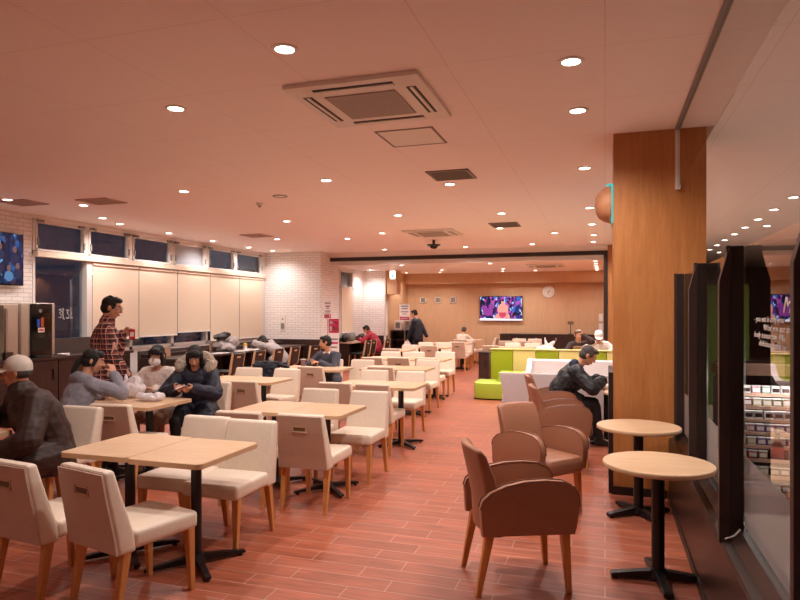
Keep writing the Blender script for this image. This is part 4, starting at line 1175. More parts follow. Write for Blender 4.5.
# ------------------------------------------------------------------ store display beyond the glass
t = thing('display_case', 'open lit store display case seen through the glass partition', 'display case', (.95, 5.7, 0))
b = bm_new(); bx(b, 0, 1.14, .62, .68, 0, 1.16); bx(b, 0, 1.14, 0, .66, 0, .12); bx(b, -.02, 0, 0, .68, 0, 1.02); bx(b, 1.14, 1.16, 0, .68, 0, 1.02); obj('cabinet', b, 'darkflat', t)
b = bm_new(); bx(b, -.03, 1.17, .40, .70, 1.05, 1.14, .006); obj('header', b, 'papertan', t)
SH = [(.16, .02), (.28, .07), (.40, .12), (.50, .17), (.60, .22), (.70, .27), (.80, .32), (.90, .37)]
for z, y in SH:
    b = bm_new(); bx(b, .005, 1.135, y, .62, z - .012, z); s = obj('shelf', b, 'greygrill', t)
    b = bm_new(); bx(b, .005, 1.135, y - .010, y, z - .022, z + .006); obj('price_rail', b, 'papertan', s)
l = bpy.data.lights.new('case_tube', 'AREA'); l.energy = 6; l.color = (1, .93, .9); l.shape = 'RECTANGLE'; l.size = 1.05; l.size_y = .06
o = bpy.data.objects.new('case_tube', l); COL.objects.link(o); o.location = (1.52, 5.7 + .30, 1.04); o.rotation_euler = (math.radians(-25), 0, 0)
cols = {'violet': '#8a6bb0', 'white': '#e5e2e2', 'cream': '#d9c8a4', 'red': '#a82a2a', 'green': '#7fa08c', 'pink': '#d08fa0', 'dark': '#3a2a2a', 'pale blue': '#a9c2d4', 'tan': '#b38b66'}
for k, c in cols.items(): M['pk_' + k] = mat('pack_' + k.replace(' ', '_'), c, .3, noise=.12, nscale=60)
shelfcols = [['tan', 'cream', 'dark', 'tan'], ['cream', 'red', 'tan', 'cream', 'dark'], ['red', 'tan', 'tan', 'cream'], ['tan', 'cream', 'pink', 'violet'], ['violet', 'violet', 'pink', 'violet'], ['white', 'green', 'pale blue', 'white', 'dark'], ['white', 'cream', 'pale blue', 'green', 'red'], ['white', 'pale blue', 'green', 'pink', 'white', 'dark']]
pname = ['bottom', 'second', 'third', 'fourth', 'fifth', 'sixth', 'seventh', 'top']
def pack_data(m):
    b = bm_new(); bx(b, -.032, .032, 0, .055, 0, .058, .006); me = bpy.data.meshes.new('pack'); b.to_mesh(me); b.free(); me.materials.append(M['pk_' + m])
    b = bm_new(); bx(b, -.026, .026, -.002, .0, .014, .046); ml = bpy.data.meshes.new('pack_label'); b.to_mesh(ml); b.free(); ml.materials.append(M['paper'] if m not in ('white', 'pale blue') else M['pk_dark'])
    b = bm_new(); bx(b, -.034, .034, -.003, .058, .058, .066, .003); mt = bpy.data.meshes.new('pack_lid'); b.to_mesh(mt); b.free(); mt.materials.append(M['pk_white'])
    return me, ml, mt
PK = {k: pack_data(k) for k in cols}
for si, (z, y) in enumerate(SH):
    n = 15
    for k in range(n):
        x = .95 + .05 + k * .0735 + random.uniform(-.003, .003)
        if si == 2 and x < 1.37 and x > 1.27: continue
        c = random.choice(shelfcols[si])
        me, ml, mt = PK[c]
        o = bpy.data.objects.new('food_pack', me); COL.objects.link(o); o.location = (x, 5.7 + y + .02, z + .001)
        tag(o, '%s food pack on the %s shelf of the lit store display case' % (c, pname[si]), 'food pack', '%s packs on the %s display shelf' % (c, pname[si]))
        for mm, nn in ((ml, 'pack_label'), (mt, 'lid')):
            q = bpy.data.objects.new(nn, mm); COL.objects.link(q); q.parent = o
t = thing('sauce_bottle', 'red labelled dark bottle standing on the third display shelf', 'bottle', (1.33, 5.87, .401))
b = bm_new(); add_lathe(b, [(0, 0), (.042, 0), (.044, .01), (.044, .11), (.02, .15), (.016, .19), (0, .19)], seg=20); obj('bottle_body', b, 'pk_dark', t, True)
b = bm_new(); add_lathe(b, [(.0448, .015), (.0448, .1)], seg=20); obj('label_wrap', b, 'pk_red', t, True)
b = bm_new(); add_lathe(b, [(0, .19), (.019, .19), (.019, .215), (0, .215)], seg=16); obj('bottle_cap', b, 'black', t, True)
b = bm_new(); bx(b, 1.6, 2.3, 12, 12.08, 0, 2.05); tag(obj('moss_panel', b, 'greenwall'), 'green textured wall panel in the store beyond the glass', 'panel')
# ------------------------------------------------------------------ screens
def screenmat(name, cols, scale, strength, seed):
    m, nt, bb = newmat(name)
    tc = N(nt, 'ShaderNodeTexCoord'); mp = N(nt, 'ShaderNodeMapping', Scale=(1, 1, .6)); mp.inputs['Location'].default_value = (seed, seed, seed)
    nt.links.new(tc.outputs['Object'], mp.inputs[0])
    nz = N(nt, 'ShaderNodeTexNoise', Scale=scale * .6, Detail=2); nt.links.new(mp.outputs[0], nz.inputs['Vector'])
    av = N(nt, 'ShaderNodeVectorMath', operation='MULTIPLY_ADD'); av.inputs[1].default_value = (.12, .12, .12); nt.links.new(nz.outputs['Color'], av.inputs[0]); nt.links.new(mp.outputs[0], av.inputs[2])
    vo = N(nt, 'ShaderNodeTexVoronoi', Scale=scale); nt.links.new(av.outputs[0], vo.inputs['Vector'])
    sp = N(nt, 'ShaderNodeSeparateXYZ'); nt.links.new(vo.outputs['Color'], sp.inputs[0])
    cr = N(nt, 'ShaderNodeValToRGB'); cr.color_ramp.interpolation = 'CONSTANT'
    e = cr.color_ramp.elements
    e[0].position = 0; e[0].color = lin(cols[0]); e[1].position = 1 / len(cols); e[1].color = lin(cols[1])
    for i, c in enumerate(cols[2:]):
        q = e.new((i + 2) / len(cols)); q.color = lin(c)
    nt.links.new(sp.outputs[0], cr.inputs[0])
    bb.inputs['Base Color'].default_value = (0.01, .01, .01, 1); bb.inputs['Roughness'].default_value = .15
    nt.links.new(cr.outputs[0], bb.inputs['Emission Color']); bb.inputs['Emission Strength'].default_value = strength
    return m
M['scr_far'] = screenmat('sumo_hall_picture', ['#0c1230', '#1a2c6a', '#0a0d20', '#3a63b8', '#7a2a86', '#10183c', '#a9c4ee', '#b04aa8', '#16204a'], 16, .6, 3)
M['scr_left'] = screenmat('audience_picture', ['#0c1a3a', '#16305f', '#0a1024', '#25528c', '#10203f', '#3a2a40', '#0b1730', '#5b93c8'], 16, .5, 8)
M['scr_skin'] = emis('screen_flesh_tone', '#e0968c', .6); M['scr_mawashi'] = emis('screen_pink_red', '#d0405c', .55); M['scr_white'] = emis('screen_white', '#f4efff', .7); M['scr_dark'] = emis('screen_dark_hair', '#141018', 1); M['scr_magenta'] = emis('screen_magenta', '#9a3c9c', .5); M['scr_face'] = emis('screen_face_tone', '#805a58', .4); M['scr_blue'] = emis('screen_pale_blue', '#4f7fb0', .45); M['scr_navy'] = emis('screen_navy', '#131a38', .8)
def tv(label, loc, rz, w, h, scr):
    t = thing('television', label, 'television', loc, rz)
    b = bm_new(); bx(b, -w / 2, w / 2, .0, .05, -h / 2, h / 2, .006); obj('bezel', b, 'gloss', t, True)
    b = bm_new(); bx(b, -w / 2 + .015, w / 2 - .015, -.003, .0, -h / 2 + .025, h / 2 - .015); s = obj('screen', b, scr, t)
    b = bm_new(); bx(b, -w * .25, w * .25, .05, .09, -h * .25, h * .25); obj('wall_bracket', b, 'black', t)
    return t, s
t, s = tv('large television with a wrestling broadcast on the far wall', (-3.16, YF - .09, 1.685), 0, 1.36, .77, 'scr_far')
def flat(b, pts, y=-.0045):
    f = b.faces.new([b.verts.new((p[0], y, p[1])) for p in pts]); r = bmesh.ops.extrude_face_region(b, geom=[f])
    bmesh.ops.translate(b, vec=(0, -.001, 0), verts=[v for v in r['geom'] if isinstance(v, bmesh.types.BMVert)]); bmesh.ops.recalc_face_normals(b, faces=b.faces)
def disc(b, cx, cz, rx, rz, y=-.0045): flat(b, [(cx + rx * math.cos(2 * PI * k / 20), cz + rz * math.sin(2 * PI * k / 20)) for k in range(20)], y)
b = bm_new(); flat(b, [(-.68, -.385), (.68, -.385), (.68, -.34), (-.68, -.32)]); obj('ring_edge_picture', b, 'scr_white', s)
b = bm_new(); disc(b, -.42, -.12, .16, .12); disc(b, -.3, .06, .1, .08); disc(b, -.52, .0, .09, .1); obj('crowd_picture', b, 'scr_magenta', s)
b = bm_new(); disc(b, .06, .0, .13, .17, -.006); disc(b, .06, .2, .055, .07, -.007); flat(b, [(-.2, -.32), (-.16, -.2), (-.02, -.12), (.14, -.12), (.27, -.2), (.3, -.32)], -.0065); disc(b, -.06, -.02, .05, .14, -.0075); disc(b, .19, -.03, .045, .14, -.0078); obj('wrestler_picture', b, 'scr_skin', s)
b = bm_new(); flat(b, [(-.06, -.22), (-.06, -.13), (.17, -.13), (.17, -.22), (.1, -.3), (.0, -.3)], -.0095); obj('belt_picture', b, 'scr_mawashi', s)
b = bm_new(); disc(b, .06, .255, .045, .035, -.0095); obj('topknot_picture', b, 'scr_dark', s)
t, s = tv('wall television on the brick wall at the side, showing a blue crowd', (XL + .09, 6.98, 2.39), PI / 2, 1.42, .80, 'scr_left')
for i, (x, z) in enumerate([(.6, -.1), (.45, -.14), (.25, -.05), (.55, .15), (.05, -.12), (-.2, -.1), (.3, .18), (-.4, -.2)]):
    b = bm_new(); disc(b, x, z, .035, .05, -.0055); h_ = obj('spectator_picture', b, ['scr_face', 'scr_face', 'scr_navy'][i % 3], s)
    b = bm_new(); disc(b, x, z - .12, .075, .08, -.0045 - .0001 * i); obj('spectator_picture', b, ['scr_navy', 'scr_blue', 'scr_navy', 'scr_navy'][i % 4], s)
t = thing('wall_clock', 'round white wall clock on the far wall', 'clock', (-1.68, YF, 2.2), 0)
b = bm_new(); add_lathe(b, [(0, 0), (.17, 0), (.185, .012), (.185, .03), (.165, .04), (.16, .03), (0, .03)], seg=36, mat4=Matrix.Rotation(PI / 2, 4, 'X')); obj('case', b, 'plastic', t, True)
b = bm_new(); add_box(b, (.025, -.036, .02), (.07, .004, .012), Matrix.Rotation(-.7, 3, 'Y')); add_box(b, (-.015, -.036, -.03), (.012, .004, .11)); obj('hand', b, 'darkslot', t)
b = bm_new()
for k in range(12): add_box(b, (.135 * math.sin(k * PI / 6), -.033, .135 * math.cos(k * PI / 6)), (.014, .004, .014))
obj('hour_marks', b, 'darkslot', t)
for i, x in enumerate((-5.76, -5.25, -4.74)):
    t = thing('wall_plate', 'small square white framed plate on the far wall, %s from the side wall' % ORD[i], 'wall plate', (x, YF, 1.96), 0, 'square plates on the far wall')
    b = bm_new()
    for a in ((-.1, .1, .075, .1), (-.1, .1, -.1, -.075), (-.1, -.075, -.1, .1), (.075, .1, -.1, .1)): bx(b, a[0], a[1], -.03, 0, a[2], a[3])
    obj('frame', b, 'plastic', t)
    b = bm_new(); bx(b, -.075, .075, -.012, 0, -.075, .075); obj('plate_inset', b, 'greygrill', t)
for i, z in enumerate((1.3, 1.0)):
    t = thing('light_switch', 'white switch plate on the far right wall, %s one' % ('upper' if i == 0 else 'lower'), 'switch', (-.12, YF, z + .1), 0, 'switch plates')
    b = bm_new(); bx(b, -.06, .06, -.015, 0, -.12, .12, .004); obj('plate', b, 'plastic', t)
    b = bm_new(); bx(b, -.03, .03, -.02, -.015, -.06, .06, .003); obj('rocker', b, 'paper', t)
# hanging exit sign of the far room
t = thing('exit_sign', 'small green and white lit exit sign hanging in the far room', 'sign', (-5.72, 17.2, 0))
b = bm_new(); add_cone(b, (0, 0, 2.74), (0, 0, FZ), .012, .012, 8); bx(b, -.08, .08, -.03, .03, 2.50, 2.74, .006); obj('housing', b, 'plastic', t)
b = bm_new(); bx(b, -.075, .075, -.034, -.03, 2.51, 2.73); f = obj('sign_face', b, 'exitwhite', t)
b = bm_new(); bx(b, -.03, .03, -.037, -.034, 2.54, 2.63); add_ell(b, (.01, -.036, 2.665), (.02, .003, .022)); obj('running_figure', b, 'exit', f)
t = thing('intercom_panel', 'tall narrow white call panel on the white brick wall', 'panel', (-8.12, 15.2, 1.3))
b = bm_new(); bx(b, -.075, .075, -.03, 0, -.21, .21, .006); obj('housing', b, 'plastic', t)
b = bm_new(); bx(b, -.05, .05, -.034, -.03, -.17, -.02); obj('speaker_grille', b, 'grey', t)
b = bm_new(); add_ell(b, (0, -.034, .09), (.025, .012, .025)); obj('call_button', b, 'greygrill', t, True)
def poster(nm, label, loc, rz, w, h, z0, parts, stand=False):
    t = thing(nm, label, 'sign', loc, rz)
    b = bm_new(); bx(b, -w / 2, w / 2, 0, .012, z0, z0 + h); s = obj('board', b, 'paper', t)
    for m, x0, x1, za, zb in parts:
        b = bm_new(); bx(b, x0 * w - w / 2, x1 * w - w / 2, -.002, 0, z0 + za * h, z0 + zb * h); obj('print', b, m, s)
    if stand:
        b = bm_new(); add_cone(b, (0, .03, 0), (0, .03, z0 + h * .7), .012, .012, 10); bx(b, -.16, .16, -.1, .16, 0, .02, .004); obj('stand', b, 'silver', t)
    return t
poster('notice_poster', 'white notice with a pink foot on a stand by the brick return', (-6.77, 15.06, 0), .25, .19, .46, 1.40, [('pink', .05, .95, .04, .24), ('inkgrey', .12, .88, .84, .9), ('inkgrey', .2, .8, .66, .74), ('inkgrey', .3, .7, .56, .61), ('inkgrey', .15, .85, .4, .46), ('inkgrey', .2, .8, .3, .34), ('paper', .12, .35, .09, .2), ('paper', .45, .55, .09, .2), ('paper', .65, .88, .09, .2)], True)
t = poster('banner_stand', 'standing pink and white advertising banner behind the man in the sweater', (-6.57, 15.0, 0), .2, .26, 1.28, .12, [('pink', 0, 1, .72, 1), ('paper', .1, .8, .9, .96), ('yellowp', .55, .9, .76, .84), ('paper', .1, .5, .76, .86), ('pink', .1, .9, .5, .54), ('inkgrey', .1, .9, .58, .61), ('inkgrey', .1, .8, .42, .45), ('pink', .2, .8, .2, .3)], True)
poster('notice_poster', 'white and pink notice above the dark self-service cabinet in the far room', (-5.78, 18.5, 0), .1, .32, .52, 1.3, [('pink', .04, .96, .05, .24), ('inkgrey', .15, .85, .82, .88), ('inkgrey', .2, .8, .68, .74), ('inkgrey', .15, .85, .5, .56), ('inkgrey', .3, .7, .38, .42), ('paper', .15, .85, .11, .18)], True)

# ------------------------------------------------------------------ service counter with the coffee machines
t = thing('service_counter', 'long dark brown service counter under the wall television', 'counter', (XL, 0, 0))
b = bm_new(); bx(b, .015, .68, 4.6, 9.35, 0, .86); obj('carcass', b, 'dark', t)
b = bm_new(); bx(b, .015, .72, 4.55, 9.4, .86, .90, .004); obj('worktop', b, 'darkflat', t)
for k in range(6):
    b = bm_new(); bx(b, .68, .698, 4.66 + k * .78, 4.66 + k * .78 + .76, .1, .84, .003); d = obj('door', b, 'dark', t)
    b = bm_new(); bx(b, .698, .72, 4.66 + k * .78 + .66, 4.66 + k * .78 + .68, .55, .72, .003); obj('handle', b, 'bronze', d)
b = bm_new(); bx(b, XL + .3, XL + .34, 7.8, 9.3, .901, 1.16, .004); tag(obj('counter_screen', b, 'panelgrey'), 'dark grey low screen standing on the service counter below the uncovered window', 'screen')
t = thing('coffee_machine', 'tall beige drinks machine with a black front panel beside the uncovered window', 'coffee machine', (XL + .12, 7.18, .90))
b = bm_new(); bx(b, 0, .50, 0, .60, .02, .82, .02, 3); obj('machine_body', b, 'machine', t, True)
b = bm_new(); bx(b, .50, .53, .14, .52, .02, .81, .01, 2); fp = obj('front_panel', b, 'gloss', t, True)
b = bm_new(); bx(b, .53, .534, .15, .45, .10, .30); obj('dispensing_bay', b, 'black', fp)
b = bm_new(); bx(b, .53, .537, .24, .29, .46, .58); obj('picture_panel', b, 'bluesticker', fp)
b = bm_new(); bx(b, .53, .536, .31, .36, .46, .60); obj('picture_panel', b, 'orangesticker', fp)
b = bm_new(); bx(b, .53, .537, .26, .37, .38, .45); st = obj('price_card', b, 'paper', fp)
b = bm_new(); bx(b, .537, .539, .275, .355, .40, .43); obj('print', b, 'orangesticker', st)
b = bm_new(); add_lathe(b, [(0, 0), (.025, 0), (.025, .004), (0, .004)], (.532, .30, .70), 20, Matrix.Rotation(PI / 2, 4, 'Y')); obj('badge', b, 'grey', fp)
b = bm_new(); bx(b, .50, .60, .16, .44, .0, .035, .006); obj('drip_tray', b, 'black', t)
for yy in (.06, .5):
    for xx in (.05, .44):
        b = bm_new(); add_cone(b, (xx, yy, 0), (xx, yy, .02), .02, .02, 12); obj('foot', b, 'black', t)
t = thing('drinks_machine', 'wide beige drinks machine with a smoked glass front below the wall television', 'drinks machine', (XL + .10, 6.12, .90))
b = bm_new(); bx(b, 0, .50, 0, 1.03, .0, .80, .015, 3); obj('machine_body', b, 'machine', t, True)
b = bm_new(); bx(b, .50, .515, .05, .78, .06, .78, .004); obj('glass_front', b, 'machineglass', t)
b = bm_new(); bx(b, .50, .53, .80, .84, .1, .74, .006); obj('door_handle', b, 'silver', t)
t = thing('cup_rack', 'small white wire rack with cups beside the coffee machine', 'rack', (XL + .3, 7.84, .90))
b = bm_new()
for z in (.0, .14, .28, .42): bx(b, -.07, .07, 0, .13, z, z + .008)
for x in (-.07, .062):
    for y in (0, .122): bx(b, x, x + .008, y, y + .008, 0, .64)
obj('frame', b, 'white', t)
for z in (.148, .288, .428):
    b = bm_new(); add_lathe(b, [(0, 0), (.028, 0), (.038, .09), (.036, .09), (.026, .004), (0, .004)], (0, .065, z), 16); obj('cup_stack', b, 'paper', t, True)
for i, (x, y, dx, dy, h, m, lb, nm, ct) in enumerate([(.62, 6.32, .12, .3, .06, 'plastic', 'white flat tray at the front edge of the service counter', 'tray', 'tray'), (.62, 6.72, .1, .16, .10, 'greenbox', 'dark green box on the service counter before the coffee machine', 'box', 'box'), (.61, 6.95, .1, .12, .11, 'darkflat', 'dark brown box beside the green box on the service counter', 'box', 'box'), (.58, 7.98, .1, .14, .02, 'paper', 'crumpled white napkin on the service counter beside the machine', 'napkin', 'napkin')]):
    b = bm_new(); bx(b, -dx / 2, dx / 2, -dy / 2, dy / 2, 0, h, .006); 
    if nm == 'napkin':
        for v in b.verts: v.co += V((random.uniform(-.02, .02), random.uniform(-.02, .02), random.uniform(0, .02)))
    o = obj(nm, b, m, None, loc=(XL + x, y, .9)); tag(o, lb, ct)
    if nm == 'box':
        b = bm_new(); bx(b, -dx / 2 - .004, dx / 2 + .004, -dy / 2 - .004, dy / 2 + .004, h - .03, h + .004); obj('lid', b, m, o)
# ------------------------------------------------------------------ window counter
CX0, CX1 = -8.12, -7.32
t = thing('window_counter', 'long dark counter desk along the blinds with charcoal dividers', 'counter', (0, 0, 0))
b = bm_new(); bx(b, CX0, CX1, 9.7, 15.0, .70, .735, .004); obj('worktop', b, 'darkflat', t)
b = bm_new(); bx(b, CX0 - .04, CX0, 9.7, 15.0, 0, .86); obj('modesty_panel', b, 'panelgrey', t)
for y in (9.72, 11.0, 12.4, 13.8, 14.96):
    b = bm_new(); bx(b, CX0, CX1 - .08, y - .02, y + .02, 0, .70); obj('support_panel', b, 'dark', t)
b = bm_new(); bx(b, CX0, CX0 + .16, 9.75, 14.9, .735, .80); obj('cable_ledge', b, 'dark', t)
for i, y in enumerate((10.2, 11.75, 13.9)):
    b = bm_new(); bx(b, -.01, .01, -.13, .13, 0, .17); o = obj('counter_card', b, 'papertan', None, loc=(CX0 + .19, y, .735)); tag(o, 'tan notice card standing on the window counter, %s from the front' % ORD[i], 'card', 'tan cards on the window counter')
    b = bm_new(); bx(b, .01, .013, -.09, .09, .04, .13); obj('print', b, 'slot', o)
def counter_chair(x, y, rz, label, back='chairback'):
    t = thing('counter_chair', label, 'chair', (x, y, 0), math.radians(rz), 'dark bentwood chairs at the window counters')
    b = bm_new(); bx(b, -.21, .21, -.2, .22, .41, .45, .015, 2); obj('seat', b, 'black', t, True)
    b = bm_new(); add_prism(b, [(-.205, .40), (-.235, .42), (-.30, .78), (-.275, .79), (-.215, .46)], -.2, .2, 'x', .008); bb = obj('backrest', b, back, t, True)
    b = bm_new(); bx(b, -.06, .06, -.294, -.283, .70, .73); obj('grip_slot', b, 'edge', bb)
    for sx in (-1, 1):
        b = bm_new(); add_prism(b, [(-.21, .38), (-.245, .40), (-.308, .79), (-.27, .80), (-.2, .45)], sx * .2, sx * .212, 'x', .002); obj('side_frame', b, 'edge', bb, True)
        for yy, y2 in ((-.19, -.24), (.19, .22)):
            b = bm_new(); add_cone(b, (sx * .2, y2, 0), (sx * .185, yy, .41), .013, .018, 10); obj('leg', b, 'honey', t, True)
    return t
for i, y in enumerate((10.75, 11.55, 12.35)): counter_chair(-6.98, y, 90, 'dark bentwood chair with a grip slot at the window counter, %s from the front' % ORD[i])
counter_chair(-6.92, 13.0, 90, 'dark bentwood chair under the slumped person at the window counter')
counter_chair(-6.75, 13.75, 80, 'dark bentwood chair beyond the slumped person, nearest the white brick wall')
# clutter on it
pr = [('e', (0, 0, .1), (.18, .26, .12)), ('e', (.1, .12, .2), (.12, .16, .1)), ('e', (-.05, -.16, .14), (.13, .14, .12)), ('e', (.12, -.1, .08), (.14, .2, .08))]
o = sculpt('bundled_coat', pr, 'greyknit', None, .015, 3, .07, .09); o.location = (-7.75, 11.95, .735); tag(o, 'crumpled pale grey coat heaped on the window counter', 'coat')
pr = [('e', (0, 0, .06), (.13, .24, .07)), ('e', (.02, .12, .1), (.1, .12, .06))]
o = sculpt('scarf_bundle', pr, 'black', None, .015, 3, .06, .07); o.location = (-7.80, 11.85, .99); tag(o, 'black scarf lying on top of the crumpled grey coat', 'scarf')
t = thing('drink_carton', 'yellow topped drink container on the window counter beside the pale grey coat', 'container', (-7.62, 12.5, .735))
b = bm_new(); add_lathe(b, [(0, 0), (.04, 0), (.045, .1), (0, .1)], seg=18); obj('carton', b, 'plastic', t, True)
b = bm_new(); add_lathe(b, [(0, .1), (.047, .1), (.045, .14), (0, .15)], seg=18); obj('lid', b, 'yellowp', t, True)
for i, (x, y, r) in enumerate([(-7.52, 11.35, .1), (-7.50, 12.05, -.1), (-7.48, 12.55, .25)]):
    b = bm_new(); bx(b, -.13, .13, -.2, .2, 0, .006 + .004 * i); o = obj('newspaper', b, 'paper', None, loc=(x, y, .736), rz=r); tag(o, 'white open papers on the window counter, %s from the front' % ORD[i], 'papers', 'papers on the window counter')
    b = bm_new(); 
    for k in range(5): bx(b, -.1, .1, -.16 + k * .07, -.13 + k * .07, .006 + .004 * i, .0068 + .004 * i)
    obj('print', b, 'inkgrey', o)
# far window counter, water and cabinet
t = thing('window_counter', 'far room dark counter desk in front of the red jacket person', 'counter', (0, 0, 0))
b = bm_new(); bx(b, -6.97, -6.6, 16.3, 18.15, .70, .74, .004); obj('worktop', b, 'papertan', t)
b = bm_new(); bx(b, -6.985, -6.97, 16.3, 18.15, 0, .85); obj('modesty_panel', b, 'panelgrey', t)
for y in (16.33, 17.2, 18.12):
    b = bm_new(); bx(b, -6.97, -6.7, y - .02, y + .02, 0, .70); obj('support_panel', b, 'dark', t)
for i, y in enumerate((16.4, 16.85)): counter_chair(-6.45, y, 90, 'dark bentwood chair at the far room counter, %s from the front' % ORD[i])
counter_chair(-6.22, 17.35, 90, 'dark bentwood chair under the person in the red jacket')
for i, (y, h, m, lb) in enumerate([(16.4, .22, 'black', 'black box on the far room counter'), (16.9, .26, 'grey', 'grey bag on the far room counter'), (17.65, .2, 'darkflat', 'dark bag on the far room counter behind the red jacket')]):
    o = sculpt('bag', [('e', (0, 0, h * .5), (.1, .16, h * .5)), ('e', (.02, .05, h * .6), (.07, .08, h * .45))], m, None, .012, 2, .02, .06); o.location = (-6.85, y, .735); tag(o, lb, 'bag')
t = thing('service_cabinet', 'dark self-service cabinet with open shelves below the far notice', 'cabinet', (-6.28, 18.7, 0))
b = bm_new(); bx(b, 0, .9, .4, .44, 0, .98); bx(b, 0, .03, 0, .44, 0, .98); bx(b, .87, .9, 0, .44, 0, .98); bx(b, .43, .46, 0, .42, 0, .98); obj('carcass', b, 'dark', t)
b = bm_new(); bx(b, -.01, .92, -.02, .45, .98, 1.01); obj('worktop', b, 'dark', t)
for z in (.1, .4, .7):
    b = bm_new(); bx(b, .03, .87, .02, .4, z, z + .02); obj('shelf', b, 'dark', t)
for i, (x, h, m, lb) in enumerate([(.2, .3, 'plastic', 'white dispenser on the dark self-service cabinet'), (.52, .36, 'silver', 'silver water dispenser on the dark self-service cabinet')]):
    t = thing('water_dispenser', lb, 'dispenser', (-6.28 + x, 18.85, 1.01))
    b = bm_new(); bx(b, -.12, .12, -.1, .14, 0, h, .02); obj('housing', b, m, t, True)
    b = bm_new(); bx(b, -.07, .07, -.104, -.1, .06, h - .06); obj('front_panel', b, 'greygrill' if i else 'grey', t)
    b = bm_new(); add_cone(b, (0, -.14, h * .55), (0, -.1, h * .6), .014, .014, 10); obj('tap', b, 'black', t)
# cabinet along the far wall
t = thing('far_counter', 'long dark low cabinet along the far wall under the clock', 'cabinet', (-3.12, 19.97, 0))
b = bm_new(); bx(b, 0, 3.0, 0, .48, 0, .86); obj('carcass', b, 'dark', t)
b = bm_new(); bx(b, -.02, 3.02, -.03, .5, .86, .89, .004); obj('worktop', b, 'darkflat', t)
for k in range(5):
    b = bm_new(); bx(b, .03 + k * .59, .6 + k * .59, -.016, 0, .08, .84, .003); d = obj('door', b, 'dark', t)
    b = bm_new(); bx(b, .5 + k * .59, .54 + k * .59, -.03, -.016, .7, .78); obj('handle', b, 'silver', d)
t = thing('desk_lamp', 'slim dark stand with a small head on the far wall cabinet', 'stand', (-1.0, 20.2, .89))
b = bm_new(); add_cone(b, (0, 0, 0), (0, 0, .02), .09, .08, 20); add_cone(b, (0, 0, .02), (0, 0, .33), .012, .01, 10); obj('stem', b, 'black', t, True)
b = bm_new(); bx(b, -.09, .09, -.03, .03, .30, .40, .015); obj('head', b, 'slot_dark', t, True)

# ------------------------------------------------------------------ people
# man in the pale cap, nearest
p = person('seated man in a pale baseball cap and puffy brown jacket, looking away across the table', (-4.14, 3.93, 0), math.radians(158), h=1.70, pz=.50, lean=8, lean2=28, yaw=-36, pitch=-2,
           lw=(-.10, .40, .56), rw=(.26, .34, .78), lh=(-1, -.3, -.3), lpal=(.3, 0, -1), la=(-.12, .34, .085), ra=(.12, .40, .085), top='quilt', bottom='trouserp', hair='capped', hairm='greyhair', skin='skin2', puff=.068, topname='puffy_jacket', vox=.0065, long=True, collar=.035, wr=.014)
baseball_cap(p, 'cap')
rings = []
for sd in (-1, 1):
    a, e, w = p['arms'][sd]
R = []
hs = [('c', p['nb'] + p['ax'] * x - p['ay'] * .055 + p['az'] * (.02 - abs(x) * .2), .042, p['nb'] + p['ax'] * x * .7 - p['ay'] * .07 + p['az'] * .07, .03) for x in (-.06, 0, .06)]
hs = None
# girl in the grey hoodie
p = person('girl in a grey hoodie with a low black ponytail, chin on her raised hand', (-4.74, 4.74, 0), math.radians(-18), h=1.60, pz=.52, lean=10, lean2=24, yaw=-34, pitch=6,
           rw=(.15, .34, 1.0), rf=(-.35, -.1, .9), rpal=(-.9, -.3, -.3), rh=(1, .3, -1), lw=(-.12, .38, .76), lh=(-1, -.2, -.6), curl=(.5, 1.2), top='hoodie', bottom='trouser', hair='pony', puff=.026, topname='hoodie', vox=.007, long=True, wr=.022)
hd = [('e', tuple(p['nb'] - p['ay'] * .07 - p['az'] * .035), (.13, .062, .075), Matrix.Rotation(-.3, 3, 'X')), ('c', p['nb'] + p['ax'] * .085 - p['az'] * .02, .035, p['nb'] + p['ax'] * .05 + p['ay'] * .055 - p['az'] * .05, .022), ('c', p['nb'] - p['ax'] * .085 - p['az'] * .02, .035, p['nb'] - p['ax'] * .05 + p['ay'] * .055 - p['az'] * .05, .022)]
sculpt('hood', hd, 'hoodie', p['root'], .008, 4, .02)
# woman in the white fleece with a face mask
p = person('woman in a white fleece and white face mask beside the navy parka', (-4.66, 5.96, 0), math.radians(188), h=1.57, pz=.52, lean=8, lean2=18, roll=0, yaw=6, pitch=14, tilt=-8,
           lw=(-.10, .36, .78), rw=(.12, .34, .78), top='fleece', bottom='trouserb', hair='bob', puff=.034, topname='fleece_jacket', vox=.007, long=True, wr=.02)
mk = [('e', tuple(p['H'](0, .068, -.045)), (.064, .048, .052), p['RH']), ('c', p['H'](0, .098, -.02), .012, p['H'](0, .085, -.085), .014)]
m_ = sculpt('face_mask', mk, 'mask', p['root'], .006, 3)
# woman in the navy parka
p = person('woman in a navy parka with a fur hood trim, holding a phone', (-4.2, 5.97, 0), math.radians(196), h=1.62, pz=.52, lean=8, lean2=20, yaw=14, pitch=26,
           lw=(-.07, .42, .80), rw=(.10, .40, .80), lpal=(.7, -.1, .7), rpal=(-.7, -.1, .7), lf=(.35, .9, .05), rf=(-.4, .9, .05), lh=(-1, -.2, -.7), rh=(1, -.2, -.7), curl=(.8, .7), top='navy', bottom='trouser', hair='long', puff=.05, topname='parka', vox=.007, long=True, wr=.028)
fr = []
for k in range(30):
    a = PI * (-.12 + 1.24 * k / 29)
    c = p['nb'] + p['ax'] * (.165 * math.cos(a)) - p['ay'] * (.02 + .12 * math.sin(a)) + p['az'] * (.035 + .05 * math.sin(a))
    fr.append(('e', tuple(c + V((random.uniform(-.01, .01), random.uniform(-.01, .01), random.uniform(-.01, .01)))), (.052, .052, .055)))
    for q in range(5):
        d = V((random.gauss(0, 1), random.gauss(0, 1), random.gauss(0, 1))).normalized()
        fr.append(('c', c + d * .035, .02, c + d * .068, .006))
